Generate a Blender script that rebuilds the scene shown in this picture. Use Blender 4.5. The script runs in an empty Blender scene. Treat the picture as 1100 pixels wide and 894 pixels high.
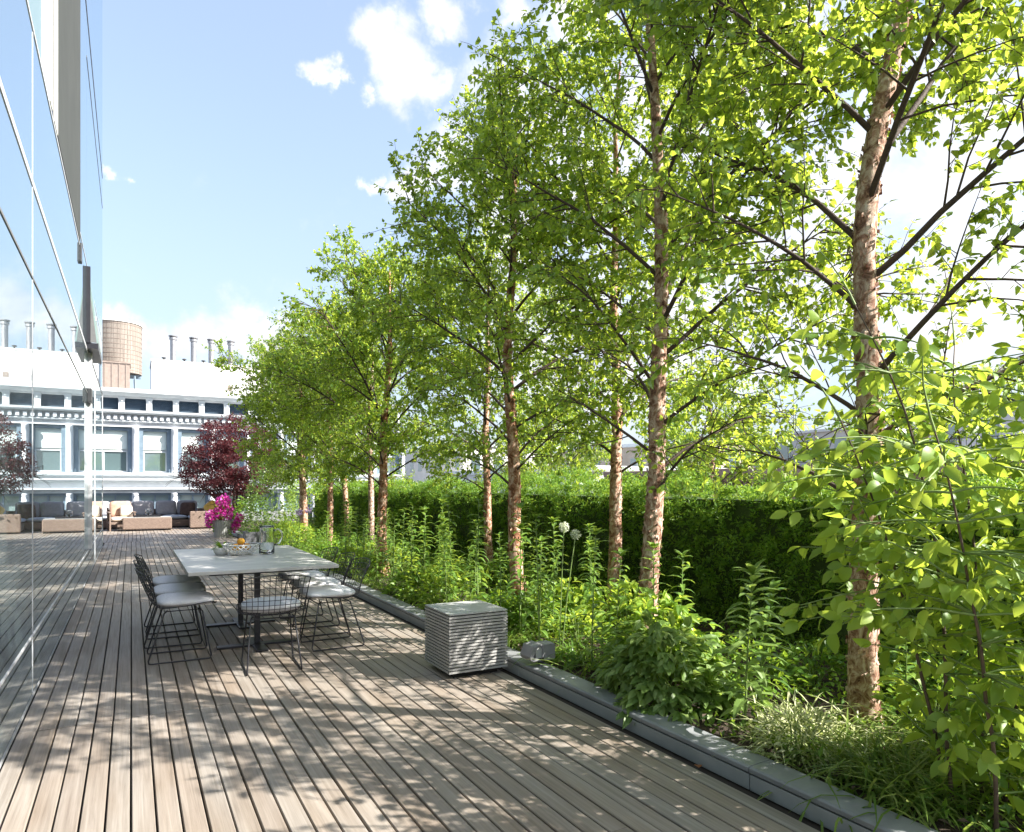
import bpy, math, random
import numpy as np
from mathutils import Vector, noise
R = math.radians
PI = math.pi
rng = np.random.default_rng(11)
random.seed(5)
S = bpy.context.scene
COL = S.collection

# ------------------------------------------------------------------ materials
def newmat(name):
    m = bpy.data.materials.new(name); m.use_nodes = True
    nt = m.node_tree; nt.nodes.clear()
    return m, nt
def N(nt, t, **kw):
    n = nt.nodes.new(t)
    for k, v in kw.items():
        if k.startswith('i_'):
            key = k[2:]
            key = int(key) if key.isdigit() else key.replace('_', ' ')
            n.inputs[key].default_value = v
        else:
            setattr(n, k, v)
    return n
def c4(c): return (c[0], c[1], c[2], 1.0)
def ramp(nt, stops, interp='LINEAR'):
    r = nt.nodes.new('ShaderNodeValToRGB'); e = r.color_ramp; e.interpolation = interp
    while len(e.elements) < len(stops): e.elements.new(0.5)
    for k, (p, c) in enumerate(stops):
        e.elements[k].position = p; e.elements[k].color = c4(c)
    return r
def pmat(name, stops, scale=8, rough=0.6, stretch=(1, 1, 1), bump=0.0, bscale=None, metallic=0.0, detail=6, spec=0.4, island=0.0):
    """noise-varied principled surface, object coordinates; island>0 varies value per loose piece"""
    m, nt = newmat(name)
    out = N(nt, 'ShaderNodeOutputMaterial'); p = N(nt, 'ShaderNodeBsdfPrincipled')
    p.inputs['Roughness'].default_value = rough; p.inputs['Metallic'].default_value = metallic
    p.inputs['Specular IOR Level'].default_value = spec
    tc = N(nt, 'ShaderNodeTexCoord'); mp = N(nt, 'ShaderNodeMapping'); mp.inputs['Scale'].default_value = stretch
    nt.links.new(tc.outputs['Object'], mp.inputs['Vector'])
    nz = N(nt, 'ShaderNodeTexNoise', i_Scale=scale, i_Detail=detail, i_Roughness=0.6)
    nt.links.new(mp.outputs[0], nz.inputs['Vector'])
    if not isinstance(stops[0][1], tuple): stops = [(0.3, stops[0]), (0.7, stops[1])]
    rp = ramp(nt, stops); nt.links.new(nz.outputs['Fac'], rp.inputs[0])
    col = rp.outputs[0]
    if island:
        g = N(nt, 'ShaderNodeNewGeometry'); hs = N(nt, 'ShaderNodeHueSaturation')
        mr = N(nt, 'ShaderNodeMapRange'); mr.inputs['To Min'].default_value = 1 - island; mr.inputs['To Max'].default_value = 1 + island
        nt.links.new(g.outputs['Random Per Island'], mr.inputs[0]); nt.links.new(mr.outputs[0], hs.inputs['Value'])
        nt.links.new(col, hs.inputs['Color']); col = hs.outputs[0]
    nt.links.new(col, p.inputs['Base Color'])
    if bump:
        b = N(nt, 'ShaderNodeBump', i_Strength=bump, i_Distance=0.02)
        nz2 = N(nt, 'ShaderNodeTexNoise', i_Scale=bscale or scale * 3, i_Detail=5)
        nt.links.new(mp.outputs[0], nz2.inputs['Vector'])
        nt.links.new(nz2.outputs['Fac'], b.inputs['Height']); nt.links.new(b.outputs[0], p.inputs['Normal'])
    nt.links.new(p.outputs[0], out.inputs[0])
    return m
def leafmat(name, stops, tcol, fac=0.4, rough=0.42, spec=0.35):
    m, nt = newmat(name)
    out = N(nt, 'ShaderNodeOutputMaterial'); p = N(nt, 'ShaderNodeBsdfPrincipled')
    p.inputs['Roughness'].default_value = rough; p.inputs['Specular IOR Level'].default_value = spec
    g = N(nt, 'ShaderNodeNewGeometry')
    rp = ramp(nt, stops); nt.links.new(g.outputs['Random Per Island'], rp.inputs[0])
    nt.links.new(rp.outputs[0], p.inputs['Base Color'])
    tr = N(nt, 'ShaderNodeBsdfTranslucent')
    mx = N(nt, 'ShaderNodeMix', data_type='RGBA', blend_type='MULTIPLY'); mx.inputs[0].default_value = 1
    mp = N(nt, 'ShaderNodeMapRange'); mp.inputs['To Min'].default_value = 0.65; mp.inputs['To Max'].default_value = 1.3
    nt.links.new(g.outputs['Random Per Island'], mp.inputs[0])
    mx.inputs[6].default_value = c4(tcol); nt.links.new(mp.outputs[0], mx.inputs[7])
    nt.links.new(mx.outputs[2], tr.inputs['Color'])
    ms = N(nt, 'ShaderNodeMixShader'); ms.inputs[0].default_value = fac
    nt.links.new(p.outputs[0], ms.inputs[1]); nt.links.new(tr.outputs[0], ms.inputs[2]); nt.links.new(ms.outputs[0], out.inputs[0])
    return m

M = {}
M['deck'] = None
def deck_mat():
    m, nt = newmat('weathered_decking')
    out = N(nt, 'ShaderNodeOutputMaterial'); p = N(nt, 'ShaderNodeBsdfPrincipled', i_Roughness=0.62); p.inputs['Specular IOR Level'].default_value = 0.3
    tc = N(nt, 'ShaderNodeTexCoord'); g = N(nt, 'ShaderNodeNewGeometry')
    # every board samples its own slice of the grain
    off = N(nt, 'ShaderNodeCombineXYZ'); k = N(nt, 'ShaderNodeMath', operation='MULTIPLY'); k.inputs[1].default_value = 57
    nt.links.new(g.outputs['Random Per Island'], k.inputs[0]); nt.links.new(k.outputs[0], off.inputs[2])
    ad = N(nt, 'ShaderNodeVectorMath', operation='ADD'); nt.links.new(tc.outputs['Object'], ad.inputs[0]); nt.links.new(off.outputs[0], ad.inputs[1])
    mp = N(nt, 'ShaderNodeMapping'); mp.inputs['Scale'].default_value = (60, 1.6, 1); nt.links.new(ad.outputs[0], mp.inputs['Vector'])
    grain = N(nt, 'ShaderNodeTexNoise', i_Scale=1.0, i_Detail=7, i_Roughness=0.65, i_Distortion=0.35); nt.links.new(mp.outputs[0], grain.inputs['Vector'])
    rp = ramp(nt, [(0.25, (0.20, 0.172, 0.147)), (0.5, (0.292, 0.259, 0.228)), (0.75, (0.37, 0.336, 0.302))]); nt.links.new(grain.outputs['Fac'], rp.inputs[0])
    # slow patches of silvering / damp
    mp2 = N(nt, 'ShaderNodeMapping'); mp2.inputs['Scale'].default_value = (5, .9, 1); nt.links.new(ad.outputs[0], mp2.inputs['Vector'])
    pa = N(nt, 'ShaderNodeTexNoise', i_Scale=1.0, i_Detail=4); nt.links.new(mp2.outputs[0], pa.inputs['Vector'])
    rp2 = ramp(nt, [(0.3, (0.80, 0.74, 0.68)), (0.55, (1, 1, 1)), (0.75, (1.0, 1.02, 1.05))]); nt.links.new(pa.outputs['Fac'], rp2.inputs[0])
    mx = N(nt, 'ShaderNodeMix', data_type='RGBA', blend_type='MULTIPLY'); mx.inputs[0].default_value = 1
    nt.links.new(rp.outputs[0], mx.inputs[6]); nt.links.new(rp2.outputs[0], mx.inputs[7])
    rb = ramp(nt, [(0.0, (0.84, 0.81, 0.78)), (0.3, (1.0, .96, .92)), (0.6, (.96, .97, .97)), (0.85, (1.04, 1.0, .95)), (1.0, (.90, .88, .87))]); nt.links.new(g.outputs['Random Per Island'], rb.inputs[0])
    mx2 = N(nt, 'ShaderNodeMix', data_type='RGBA', blend_type='MULTIPLY'); mx2.inputs[0].default_value = 1
    nt.links.new(mx.outputs[2], mx2.inputs[6]); nt.links.new(rb.outputs[0], mx2.inputs[7])
    nt.links.new(mx2.outputs[2], p.inputs['Base Color'])
    b = N(nt, 'ShaderNodeBump', i_Strength=0.25, i_Distance=0.004); nt.links.new(grain.outputs['Fac'], b.inputs['Height']); nt.links.new(b.outputs[0], p.inputs['Normal'])
    nt.links.new(p.outputs[0], out.inputs[0])
    return m
M['deck'] = deck_mat()
M['dark_gap'] = pmat('dark_subframe', [(.012, .010, .009), (.03, .026, .022)], 5, .9)
M['curb_face'] = pmat('lightened_grey_metal', [(.33, .34, .35), (.44, .45, .46)], 3, .5)  # paler than the cap: reflected light on the edging face put into its colour
M['curb'] = pmat('grey_coated_metal', [(.20, .21, .225), (.31, .32, .335)], 4, .42, bump=.05)
M['soil'] = pmat('planting_soil', [(.02, .014, .010), (.07, .05, .035)], 14, .95, bump=.8)
M['city_ground'] = pmat('city_asphalt', [(.045, .045, .048), (.09, .09, .09)], .3, .9)
M['black_wire'] = pmat('black_powder_coat', [(.012, .012, .016), (.02, .02, .026)], 30, .4)
M['cushion'] = pmat('pale_canvas', [(.78, .77, .78), (.86, .85, .86)], 9, .9, bump=.25, bscale=60)
def stripe_mat():
    m, nt = newmat('striped_canvas')
    out = N(nt, 'ShaderNodeOutputMaterial'); p = N(nt, 'ShaderNodeBsdfPrincipled', i_Roughness=.9)
    tc = N(nt, 'ShaderNodeTexCoord'); w = N(nt, 'ShaderNodeTexWave', i_Scale=6.0, bands_direction='Z', i_Distortion=.3)
    nt.links.new(tc.outputs['Object'], w.inputs['Vector'])
    rp = ramp(nt, [(.35, (.50, .51, .55)), (.6, (.74, .73, .74))]); nt.links.new(w.outputs['Fac'], rp.inputs[0])
    nt.links.new(rp.outputs[0], p.inputs['Base Color']); nt.links.new(p.outputs[0], out.inputs[0]); return m
M['tabletop'] = pmat('pale_stone_top', [(.52, .51, .485), (.66, .645, .615)], 2.2, .4, stretch=(1, 5, 1), bump=.04)
M['silver_teak'] = pmat('silvered_slats', [(.36, .355, .345), (.44, .435, .42)], 5, .55, stretch=(2, 2, 2), island=.05)
M['slat_top'] = pmat('pale_zinc_sheet', [(.40, .41, .405), (.47, .48, .475)], 5, .38)
M['grey_cast'] = pmat('grey_cast_housing', [(.24, .24, .255), (.31, .31, .325)], 9, .5)
M['wicker'] = pmat('woven_wicker', [(.14, .098, .078), (.29, .215, .175)], 26, .7, stretch=(1, 1, 4), bump=.6, bscale=80)
M['grey_fabric'] = pmat('charcoal_fabric', [(.30, .29, .31), (.38, .37, .39)], 12, .95, bump=.15)
M['seat_fabric'] = pmat('blue_grey_fabric', [(.33, .37, .43), (.42, .46, .52)], 9, .95)
M['rust_fabric'] = pmat('rust_fabric', [(.42, .24, .17), (.55, .36, .27)], 9, .9)
M['cream_fabric'] = pmat('cream_fabric', [(.62, .52, .42), (.74, .65, .55)], 9, .9)
M['brown_fabric'] = pmat('brown_velvet', [(.07, .04, .035), (.12, .075, .06)], 9, .9)
M['yellow_fabric'] = pmat('yellow_fabric', [(.62, .36, .06), (.80, .52, .14)], 9, .9)
M['zinc'] = pmat('ribbed_zinc', [(.33, .34, .34), (.50, .51, .50)], 7, .42, metallic=.35)
M['grey_box'] = pmat('slate_fibre_clay', [(.10, .105, .12), (.16, .165, .18)], 7, .7)
M['porcelain'] = pmat('white_porcelain', [(.74, .73, .70), (.82, .81, .79)], 9, .3)
M['orange_peel'] = pmat('orange_peel', [(.80, .30, .02), (.88, .48, .05)], 12, .5, bump=.2, bscale=90)
def glass_clear(name, tint, rough=0.0):
    m, nt = newmat(name)
    out = N(nt, 'ShaderNodeOutputMaterial'); p = N(nt, 'ShaderNodeBsdfPrincipled', i_Roughness=rough, i_IOR=1.45)
    p.inputs['Base Color'].default_value = c4(tint); p.inputs['Transmission Weight'].default_value = 1
    nt.links.new(p.outputs[0], out.inputs[0]); return m
M['jug_glass'] = glass_clear('clear_jug_glass', (.96, .98, .98))
def facade_glass(name, body, tint, base=.4, wav=.0, top=1.0):
    m, nt = newmat(name)
    out = N(nt, 'ShaderNodeOutputMaterial')
    d = N(nt, 'ShaderNodeBsdfPrincipled', i_Roughness=.3); d.inputs['Base Color'].default_value = c4(body)
    gl = N(nt, 'ShaderNodeBsdfGlossy', i_Roughness=0.0); gl.inputs['Color'].default_value = c4(tint)
    fr = N(nt, 'ShaderNodeFresnel', i_IOR=1.7)
    mr = N(nt, 'ShaderNodeMapRange'); mr.inputs['To Min'].default_value = base; mr.inputs['To Max'].default_value = top
    nt.links.new(fr.outputs[0], mr.inputs[0])
    ms = N(nt, 'ShaderNodeMixShader'); nt.links.new(mr.outputs[0], ms.inputs[0]); nt.links.new(d.outputs[0], ms.inputs[1]); nt.links.new(gl.outputs[0], ms.inputs[2])
    if wav:
        tc = N(nt, 'ShaderNodeTexCoord'); nz = N(nt, 'ShaderNodeTexNoise', i_Scale=1.1, i_Detail=1.0)
        nt.links.new(tc.outputs['Object'], nz.inputs['Vector'])
        b = N(nt, 'ShaderNodeBump', i_Strength=wav, i_Distance=.02); nt.links.new(nz.outputs['Fac'], b.inputs['Height']); nt.links.new(b.outputs[0], gl.inputs['Normal'])
    nt.links.new(ms.outputs[0], out.inputs[0]); return m
M['mirror_glass'] = facade_glass('coated_facade_glass', (.10, .14, .15), (.86, .93, .95), .5)
M['green_glass'] = facade_glass('tinted_green_glass', (.20, .28, .26), (.75, .85, .83), .08, 0, .45)
M['window_glass'] = facade_glass('dark_window_glass', (.10, .15, .155), (.85, .9, .9), .12)
M['frosted_glass'] = facade_glass('frosted_pale_glass', (.42, .50, .58), (.9, .95, 1), .0, 0, .12)
M['lower_glass'] = facade_glass('pale_green_window_glass', (.22, .30, .29), (.85, .9, .9), .1)
M['alu'] = pmat('satin_aluminium', [(.52, .53, .55), (.60, .61, .63)], 5, .4, metallic=.3)
M['rail_grey'] = pmat('grey_rail', [(.14, .145, .15), (.18, .185, .19)], 5, .6, spec=.1)
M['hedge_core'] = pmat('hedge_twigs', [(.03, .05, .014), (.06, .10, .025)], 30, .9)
M['alu_dark'] = pmat('dark_anodised_frame', [(.03, .032, .035), (.05, .052, .055)], 5, .4)
M['panel_grey'] = pmat('grey_cladding', [(.062, .067, .066), (.075, .08, .078)], 1.5, .9, spec=.05)
M['off_white_frame'] = pmat('pale_frame', [(.66, .66, .60), (.72, .72, .67)], 4, .8, spec=.1)
M['stone_white'] = pmat('painted_masonry', [(.66, .68, .70), (.78, .79, .80)], 1.3, .7, bump=.08)
M['stone_trim'] = pmat('pale_trim', [(.56, .60, .62), (.68, .71, .72)], 1.6, .7)
M['frame_blue'] = pmat('blue_grey_paint', [(.12, .17, .22), (.17, .23, .28)], 2, .5)
M['panel_blue'] = pmat('slate_blue_panel', [(.045, .075, .11), (.08, .12, .165)], 2, .5, stretch=(1, 1, 6))
M['blind'] = pmat('drawn_blind', [(.62, .70, .66), (.70, .77, .73)], 1, .8)
M['render_white'] = pmat('warm_white_render', [(.76, .73, .69), (.84, .82, .78)], .6, .8)
M['render_side'] = pmat('weathered_render', [(.62, .60, .57), (.72, .70, .67)], .8, .8)
M['steel'] = pmat('dull_flue_steel', [(.20, .20, .21), (.42, .42, .43)], 3, .4, stretch=(4, 4, .4), metallic=.6)
def tank_mat():
    m, nt = newmat('cedar_staves')
    out = N(nt, 'ShaderNodeOutputMaterial'); p = N(nt, 'ShaderNodeBsdfPrincipled', i_Roughness=.8)
    tc = N(nt, 'ShaderNodeTexCoord'); mp = N(nt, 'ShaderNodeMapping'); mp.inputs['Scale'].default_value = (5, 5, .25); nt.links.new(tc.outputs['Object'], mp.inputs['Vector'])
    nz = N(nt, 'ShaderNodeTexNoise', i_Scale=1.4, i_Detail=5); nt.links.new(mp.outputs[0], nz.inputs['Vector'])
    rp = ramp(nt, [(.3, (.145, .122, .102)), (.55, (.22, .19, .162)), (.75, (.29, .255, .222))]); nt.links.new(nz.outputs['Fac'], rp.inputs[0])
    nt.links.new(rp.outputs[0], p.inputs['Base Color']); nt.links.new(p.outputs[0], out.inputs[0]); return m
M['cedar'] = tank_mat()
M['shed'] = pmat('ribbed_brown_sheet', [(.21, .165, .14), (.28, .225, .19)], 3, .6)
M['brownstone'] = pmat('brownstone', [(.19, .135, .11), (.29, .21, .175)], 1.5, .85, bump=.2)
M['pale_block'] = pmat('pale_roofing', [(.48, .49, .52), (.60, .61, .63)], .5, .8)
M['tan_block'] = pmat('tan_brick', [(.40, .33, .26), (.52, .45, .37)], .7, .85)
def tower_mat():
    m, nt = newmat('hazy_curtain_wall')
    out = N(nt, 'ShaderNodeOutputMaterial'); p = N(nt, 'ShaderNodeBsdfPrincipled', i_Roughness=.35)
    tc = N(nt, 'ShaderNodeTexCoord'); br = N(nt, 'ShaderNodeTexBrick', i_Scale=.12, offset=0.0)
    br.inputs['Color1'].default_value = (.30, .40, .52, 1); br.inputs['Color2'].default_value = (.36, .46, .58, 1); br.inputs['Mortar'].default_value = (.55, .60, .66, 1)
    mp = N(nt, 'ShaderNodeMapping'); mp.inputs['Rotation'].default_value = (R(90), 0, 0); nt.links.new(tc.outputs['Object'], mp.inputs['Vector']); nt.links.new(mp.outputs[0], br.inputs['Vector'])
    nt.links.new(br.outputs['Color'], p.inputs['Base Color']); nt.links.new(p.outputs[0], out.inputs[0]); return m
M['tower'] = tower_mat()
# bark: peeling river birch
def bark_mat():
    m, nt = newmat('peeling_birch_bark')
    out = N(nt, 'ShaderNodeOutputMaterial'); p = N(nt, 'ShaderNodeBsdfPrincipled', i_Roughness=.85); p.inputs['Specular IOR Level'].default_value = .15
    tc = N(nt, 'ShaderNodeTexCoord'); mp = N(nt, 'ShaderNodeMapping'); mp.inputs['Scale'].default_value = (1, 1, .8); nt.links.new(tc.outputs['Object'], mp.inputs['Vector'])
    nz = N(nt, 'ShaderNodeTexNoise', i_Scale=17, i_Detail=6, i_Roughness=.7, i_Distortion=.9); nt.links.new(mp.outputs[0], nz.inputs['Vector'])
    rp = ramp(nt, [(.34, (.07, .036, .024)), (.43, (.27, .125, .075)), (.50, (.43, .25, .17)), (.57, (.60, .43, .335)), (.70, (.76, .64, .54))]); nt.links.new(nz.outputs['Fac'], rp.inputs[0])
    g = N(nt, 'ShaderNodeNewGeometry'); hs = N(nt, 'ShaderNodeHueSaturation'); mr = N(nt, 'ShaderNodeMapRange'); mr.inputs['To Min'].default_value = .72; mr.inputs['To Max'].default_value = 1.25
    oi = N(nt, 'ShaderNodeObjectInfo'); mr2 = N(nt, 'ShaderNodeMapRange'); mr2.inputs['To Min'].default_value = .75; mr2.inputs['To Max'].default_value = 1.2; nt.links.new(oi.outputs['Random'], mr2.inputs[0]); nt.links.new(mr2.outputs[0], hs.inputs['Saturation'])
    nt.links.new(g.outputs['Random Per Island'], mr.inputs[0]); nt.links.new(mr.outputs[0], hs.inputs['Value']); nt.links.new(rp.outputs[0], hs.inputs['Color'])
    nt.links.new(hs.outputs[0], p.inputs['Base Color'])
    b = N(nt, 'ShaderNodeBump', i_Strength=.9, i_Distance=.012); nt.links.new(nz.outputs['Fac'], b.inputs['Height']); nt.links.new(b.outputs[0], p.inputs['Normal'])
    nt.links.new(p.outputs[0], out.inputs[0]); return m
M['bark'] = bark_mat()
M['limb'] = pmat('dark_limb_bark', [(.035, .022, .018), (.085, .058, .045)], 14, .8, bump=.4)
M['stem_brown'] = pmat('brown_stem', [(.06, .042, .03), (.12, .085, .06)], 20, .8)
M['stem_green'] = pmat('green_stem', [(.13, .20, .05), (.20, .28, .09)], 20, .6)
M['birch_leaf'] = leafmat('birch_leaf', [(0, (.045, .125, .02)), (.4, (.088, .20, .028)), (.8, (.175, .285, .036)), (1, (.32, .385, .05))], (.68, .82, .085), .46, .36, .5)
M['hedge_leaf'] = leafmat('yew_leaf', [(0, (.075, .17, .025)), (.6, (.15, .28, .038)), (1, (.24, .38, .055))], (.46, .62, .06), .36)
M['hedge_tip'] = leafmat('yew_tip', [(0, (.085, .20, .03)), (1, (.18, .32, .045))], (.36, .56, .06), .38)
M['lily_leaf'] = leafmat('lily_leaf', [(0, (.09, .19, .035)), (.6, (.15, .27, .045)), (1, (.24, .35, .065))], (.46, .62, .08), .35, .35, .5)
M['broad_leaf'] = leafmat('broad_leaf', [(0, (.10, .21, .032)), (.6, (.19, .325, .045)), (1, (.31, .42, .07))], (.66, .80, .09), .43, .46, .4)
M['pale_leaf'] = leafmat('pale_leaf', [(0, (.12, .21, .05)), (.6, (.18, .285, .075)), (1, (.27, .37, .12))], (.42, .56, .11), .38)
M['variegated'] = leafmat('variegated_leaf', [(0, (.26, .34, .09)), (.45, (.55, .58, .28)), (1, (.84, .83, .60))], (.45, .52, .18), .3)
M['grass_leaf'] = leafmat('sedge_leaf', [(0, (.08, .16, .025)), (.6, (.17, .26, .05)), (1, (.36, .40, .13))], (.4, .52, .07), .32)
M['bush_leaf'] = leafmat('bush_leaf', [(0, (.06, .15, .02)), (.6, (.12, .24, .03)), (1, (.2, .32, .04))], (.42, .6, .05), .33)
M['maple_leaf'] = leafmat('maple_leaf', [(0, (.045, .014, .018)), (.6, (.085, .024, .03)), (1, (.15, .045, .05))], (.26, .05, .055), .28)
M['magenta'] = leafmat('magenta_petal', [(0, (.72, .03, .40)), (.6, (.86, .08, .56)), (1, (.90, .25, .70))], (.9, .14, .6), .35)
M['allium_white'] = leafmat('allium_white', [(0, (.62, .68, .48)), (1, (.80, .82, .70))], (.7, .75, .55), .3)
M['allium_purple'] = leafmat('allium_purple', [(0, (.38, .27, .52)), (1, (.58, .46, .70))], (.5, .38, .62), .3)

M['rust_leaf'] = leafmat('rust_leaf', [(0, (.35, .12, .03)), (1, (.4, .16, .05))], (.4, .15, .04), .2)
# ------------------------------------------------------------------ mesh builder
class MB:
    def __init__(s): s.v = []; s.f = []; s.n = 0
    def add(s, v, *faces):
        v = np.asarray(v, float).reshape(-1, 3); s.v.append(v)
        for f in faces:
            f = np.asarray(f, int)
            if f.size: s.f.append(f + s.n)
        s.n += len(v); return s
    def box(s, x0, x1, y0, y1, z0, z1):
        v = [(x, y, z) for z in (z0, z1) for y in (y0, y1) for x in (x0, x1)]
        return s.add(v, [(0, 2, 3, 1), (4, 5, 7, 6), (0, 1, 5, 4), (2, 6, 7, 3), (0, 4, 6, 2), (1, 3, 7, 5)])
    def tube(s, P, rad, sides=6, caps=True):
        P = np.asarray(P, float); n = len(P)
        rad = np.broadcast_to(np.asarray(rad, float), (n,))
        T = np.gradient(P, axis=0); T /= np.linalg.norm(T, axis=1)[:, None] + 1e-12
        ref = np.array((0, 0, 1.)) if abs(T[0][2]) < .9 else np.array((1., 0, 0))
        a = np.cross(T[0], ref); a /= np.linalg.norm(a)
        ang = np.arange(sides) * 2 * PI / sides; V = []
        for i in range(n):
            a = a - T[i] * np.dot(a, T[i]); a /= np.linalg.norm(a) + 1e-12
            b = np.cross(T[i], a)
            V.append(P[i] + rad[i] * (np.cos(ang)[:, None] * a + np.sin(ang)[:, None] * b))
        V = np.concatenate(V); i = np.arange(n - 1)[:, None] * sides; k = np.arange(sides)[None]; k2 = (k + 1) % sides
        q = np.stack([i + k, i + k2, i + sides + k2, i + sides + k], -1).reshape(-1, 4)
        fs = [q]
        if caps: fs += [np.arange(sides)[::-1][None], (np.arange(sides) + (n - 1) * sides)[None]]
        return s.add(V, *fs)
    def lathe(s, prof, seg=24, c=(0, 0, 0), caps=True):
        ang = np.arange(seg) * 2 * PI / seg; V = []
        for r, z in prof: V.append(np.stack([c[0] + r * np.cos(ang), c[1] + r * np.sin(ang), np.full(seg, c[2] + z)], 1))
        n = len(prof); i = np.arange(n - 1)[:, None] * seg; k = np.arange(seg)[None]; k2 = (k + 1) % seg
        q = np.stack([i + k, i + k2, i + seg + k2, i + seg + k], -1).reshape(-1, 4); fs = [q]
        if caps: fs += [np.arange(seg)[::-1][None], (np.arange(seg) + (n - 1) * seg)[None]]
        return s.add(np.concatenate(V), *fs)
    def prism(s, poly, axis, a, b):
        """polygon extruded along axis (0,1,2) from a to b"""
        n = len(poly); V = []
        for t in (a, b):
            for p in poly: q = list(p); q.insert(axis, t); V.append(q)
        k = np.arange(n); k2 = (k + 1) % n
        return s.add(V, np.stack([k, k2, k2 + n, k + n], 1), k[::-1][None], (k + n)[None])
    def cushion(s, cx, cy, cz, w, d, h, e=4.0, seg=12, rot=None, sag=0):
        """superellipsoid pillow w x d x h, optionally rotated by a 3x3 matrix"""
        u = np.linspace(-PI, PI, seg * 2, endpoint=False); vv = np.linspace(-PI / 2, PI / 2, seg)
        def sg(c, p): return np.sign(c) * np.abs(c) ** p
        U, Vv = np.meshgrid(u, vv)
        x = w / 2 * sg(np.cos(Vv), .55) * sg(np.cos(U), 2 / e); y = d / 2 * sg(np.cos(Vv), .55) * sg(np.sin(U), 2 / e); z = h / 2 * sg(np.sin(Vv), .9)
        P = np.stack([x, y, z], -1).reshape(-1, 3)
        if rot is not None: P = P @ np.asarray(rot).T
        P += (cx, cy, cz); n = len(u); i = np.arange(seg - 1)[:, None] * n; k = np.arange(n)[None]; k2 = (k + 1) % n
        return s.add(P, np.stack([i + k, i + k2, i + n + k2, i + n + k], -1).reshape(-1, 4))
    def leaves(s, P, D, Nn, L, W, droop=.3, fold=.25, hi=False, prof=None):
        P = np.asarray(P, float); n = len(P)
        if n == 0: return s
        D = D / (np.linalg.norm(D, axis=1)[:, None] + 1e-9)
        Sd = np.cross(D, Nn); Sd /= np.linalg.norm(Sd, axis=1)[:, None] + 1e-9
        Nn = np.cross(Sd, D)
        L = np.broadcast_to(np.asarray(L, float), (n,))[:, None]; W = np.broadcast_to(np.asarray(W, float), (n,))[:, None]
        dr = np.broadcast_to(np.asarray(droop, float), (n,))[:, None] + 1e-4
        def pt(t): return P + L * (np.sin(dr * t) / dr * D - (1 - np.cos(dr * t)) / dr * Nn)
        if not hi:
            m = pt(.42); up = Nn * (fold * W * .5)
            V = np.stack([P, m - Sd * W / 2 + up, pt(1.0), m + Sd * W / 2 + up], 1).reshape(-1, 3)
            b = np.arange(n)[:, None] * 4
            return s.add(V, np.concatenate([b + [0, 2, 1], b + [0, 3, 2]]))
        prof = prof or [(.12, .45), (.35, 1.0), (.65, .82), (.87, .38)]
        rows = [P]
        for t, w in prof:
            c = pt(t); o = Sd * W / 2 * w; up = Nn * (fold * W * .5 * w)
            rows += [c - o + up, c, c + o + up]
        rows.append(pt(1.0)); k = len(rows); V = np.stack(rows, 1).reshape(-1, 3)
        b = np.arange(n)[:, None] * k; m = len(prof); tri = [(0, 2, 1), (0, 3, 2)]; q = []
        for i in range(m - 1):
            a = 1 + 3 * i; q += [(a, a + 1, a + 4, a + 3), (a + 1, a + 2, a + 5, a + 4)]
        a = 1 + 3 * (m - 1); tri += [(a, a + 1, k - 1), (a + 1, a + 2, k - 1)]
        return s.add(V, np.concatenate([b + list(t) for t in tri]), np.concatenate([b + list(t) for t in q]))
    def mesh(s, name, mat, smooth=False):
        me = bpy.data.meshes.new(name); V = np.concatenate(s.v)
        me.vertices.add(len(V)); me.vertices.foreach_set('co', V.ravel().astype(np.float32))
        tot = np.concatenate([np.full(len(f), f.shape[1]) for f in s.f]); idx = np.concatenate([f.ravel() for f in s.f])
        me.loops.add(len(idx)); me.loops.foreach_set('vertex_index', idx.astype(np.int32))
        st = np.concatenate([[0], np.cumsum(tot)[:-1]]); me.polygons.add(len(tot)); me.polygons.foreach_set('loop_start', st.astype(np.int32))
        me.update(calc_edges=True); me.validate()
        me.polygons.foreach_set('use_smooth', np.full(len(me.polygons), bool(smooth)))
        me.materials.append(mat); return me
    def build(s, name, mat, parent=None, smooth=False, bevel=0, loc=None):
        o = bpy.data.objects.new(name, s.mesh(name, mat, smooth)); COL.objects.link(o)
        if parent is not None: o.parent = parent
        if loc is not None: o.location = loc
        if bevel:
            b = o.modifiers.new('edge', 'BEVEL'); b.width = bevel; b.segments = 2; b.limit_method = 'ANGLE'
        return o
def tag(o, label=None, cat=None, group=None, kind=None):
    if label: o['label'] = label
    if cat: o['category'] = cat
    if group: o['group'] = group
    if kind: o['kind'] = kind
    return o
def thing(name, label, cat, loc=(0, 0, 0), rz=0, group=None):
    o = bpy.data.objects.new(name, None); COL.objects.link(o); o.empty_display_size = .1
    o.location = loc; o.rotation_euler = (0, 0, rz); return tag(o, label, cat, group)
KIDS = {}
def copy_tree(o, parent=None):
    c = o.copy(); COL.objects.link(c)
    if parent is not None: c.parent = parent
    for ch in list(o.children): copy_tree(ch, c)
    return c
def unit(v): return v / (np.linalg.norm(v, axis=-1, keepdims=True) + 1e-9)
def rdir(n, up=0.0):
    v = rng.normal(size=(n, 3)); v = unit(v); v[:, 2] += up; return unit(v)
# camera numbers (photo 1100 x 894, horizon row 521, focal 740 px, deck's vanishing column 141)
TH = math.atan(409 / 740); CS, SN = math.cos(TH), math.sin(TH); EYE = 1.45
def at_y(px, Y):
    u = (px - 550) / 740; return Y * (SN + u * CS) / (CS - u * SN)
def z_y(px, py, Y):
    u = (px - 550) / 740; return EYE + (521 - py) / 740 * Y / (CS - u * SN)
# ------------------------------------------------------------------ setting
MB().add([(-3000, -3000, -26), (3000, -3000, -26), (3000, 3000, -26), (-3000, 3000, -26)], [(0, 1, 2, 3)]).build('ground', M['city_ground'])['kind'] = 'structure'
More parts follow.
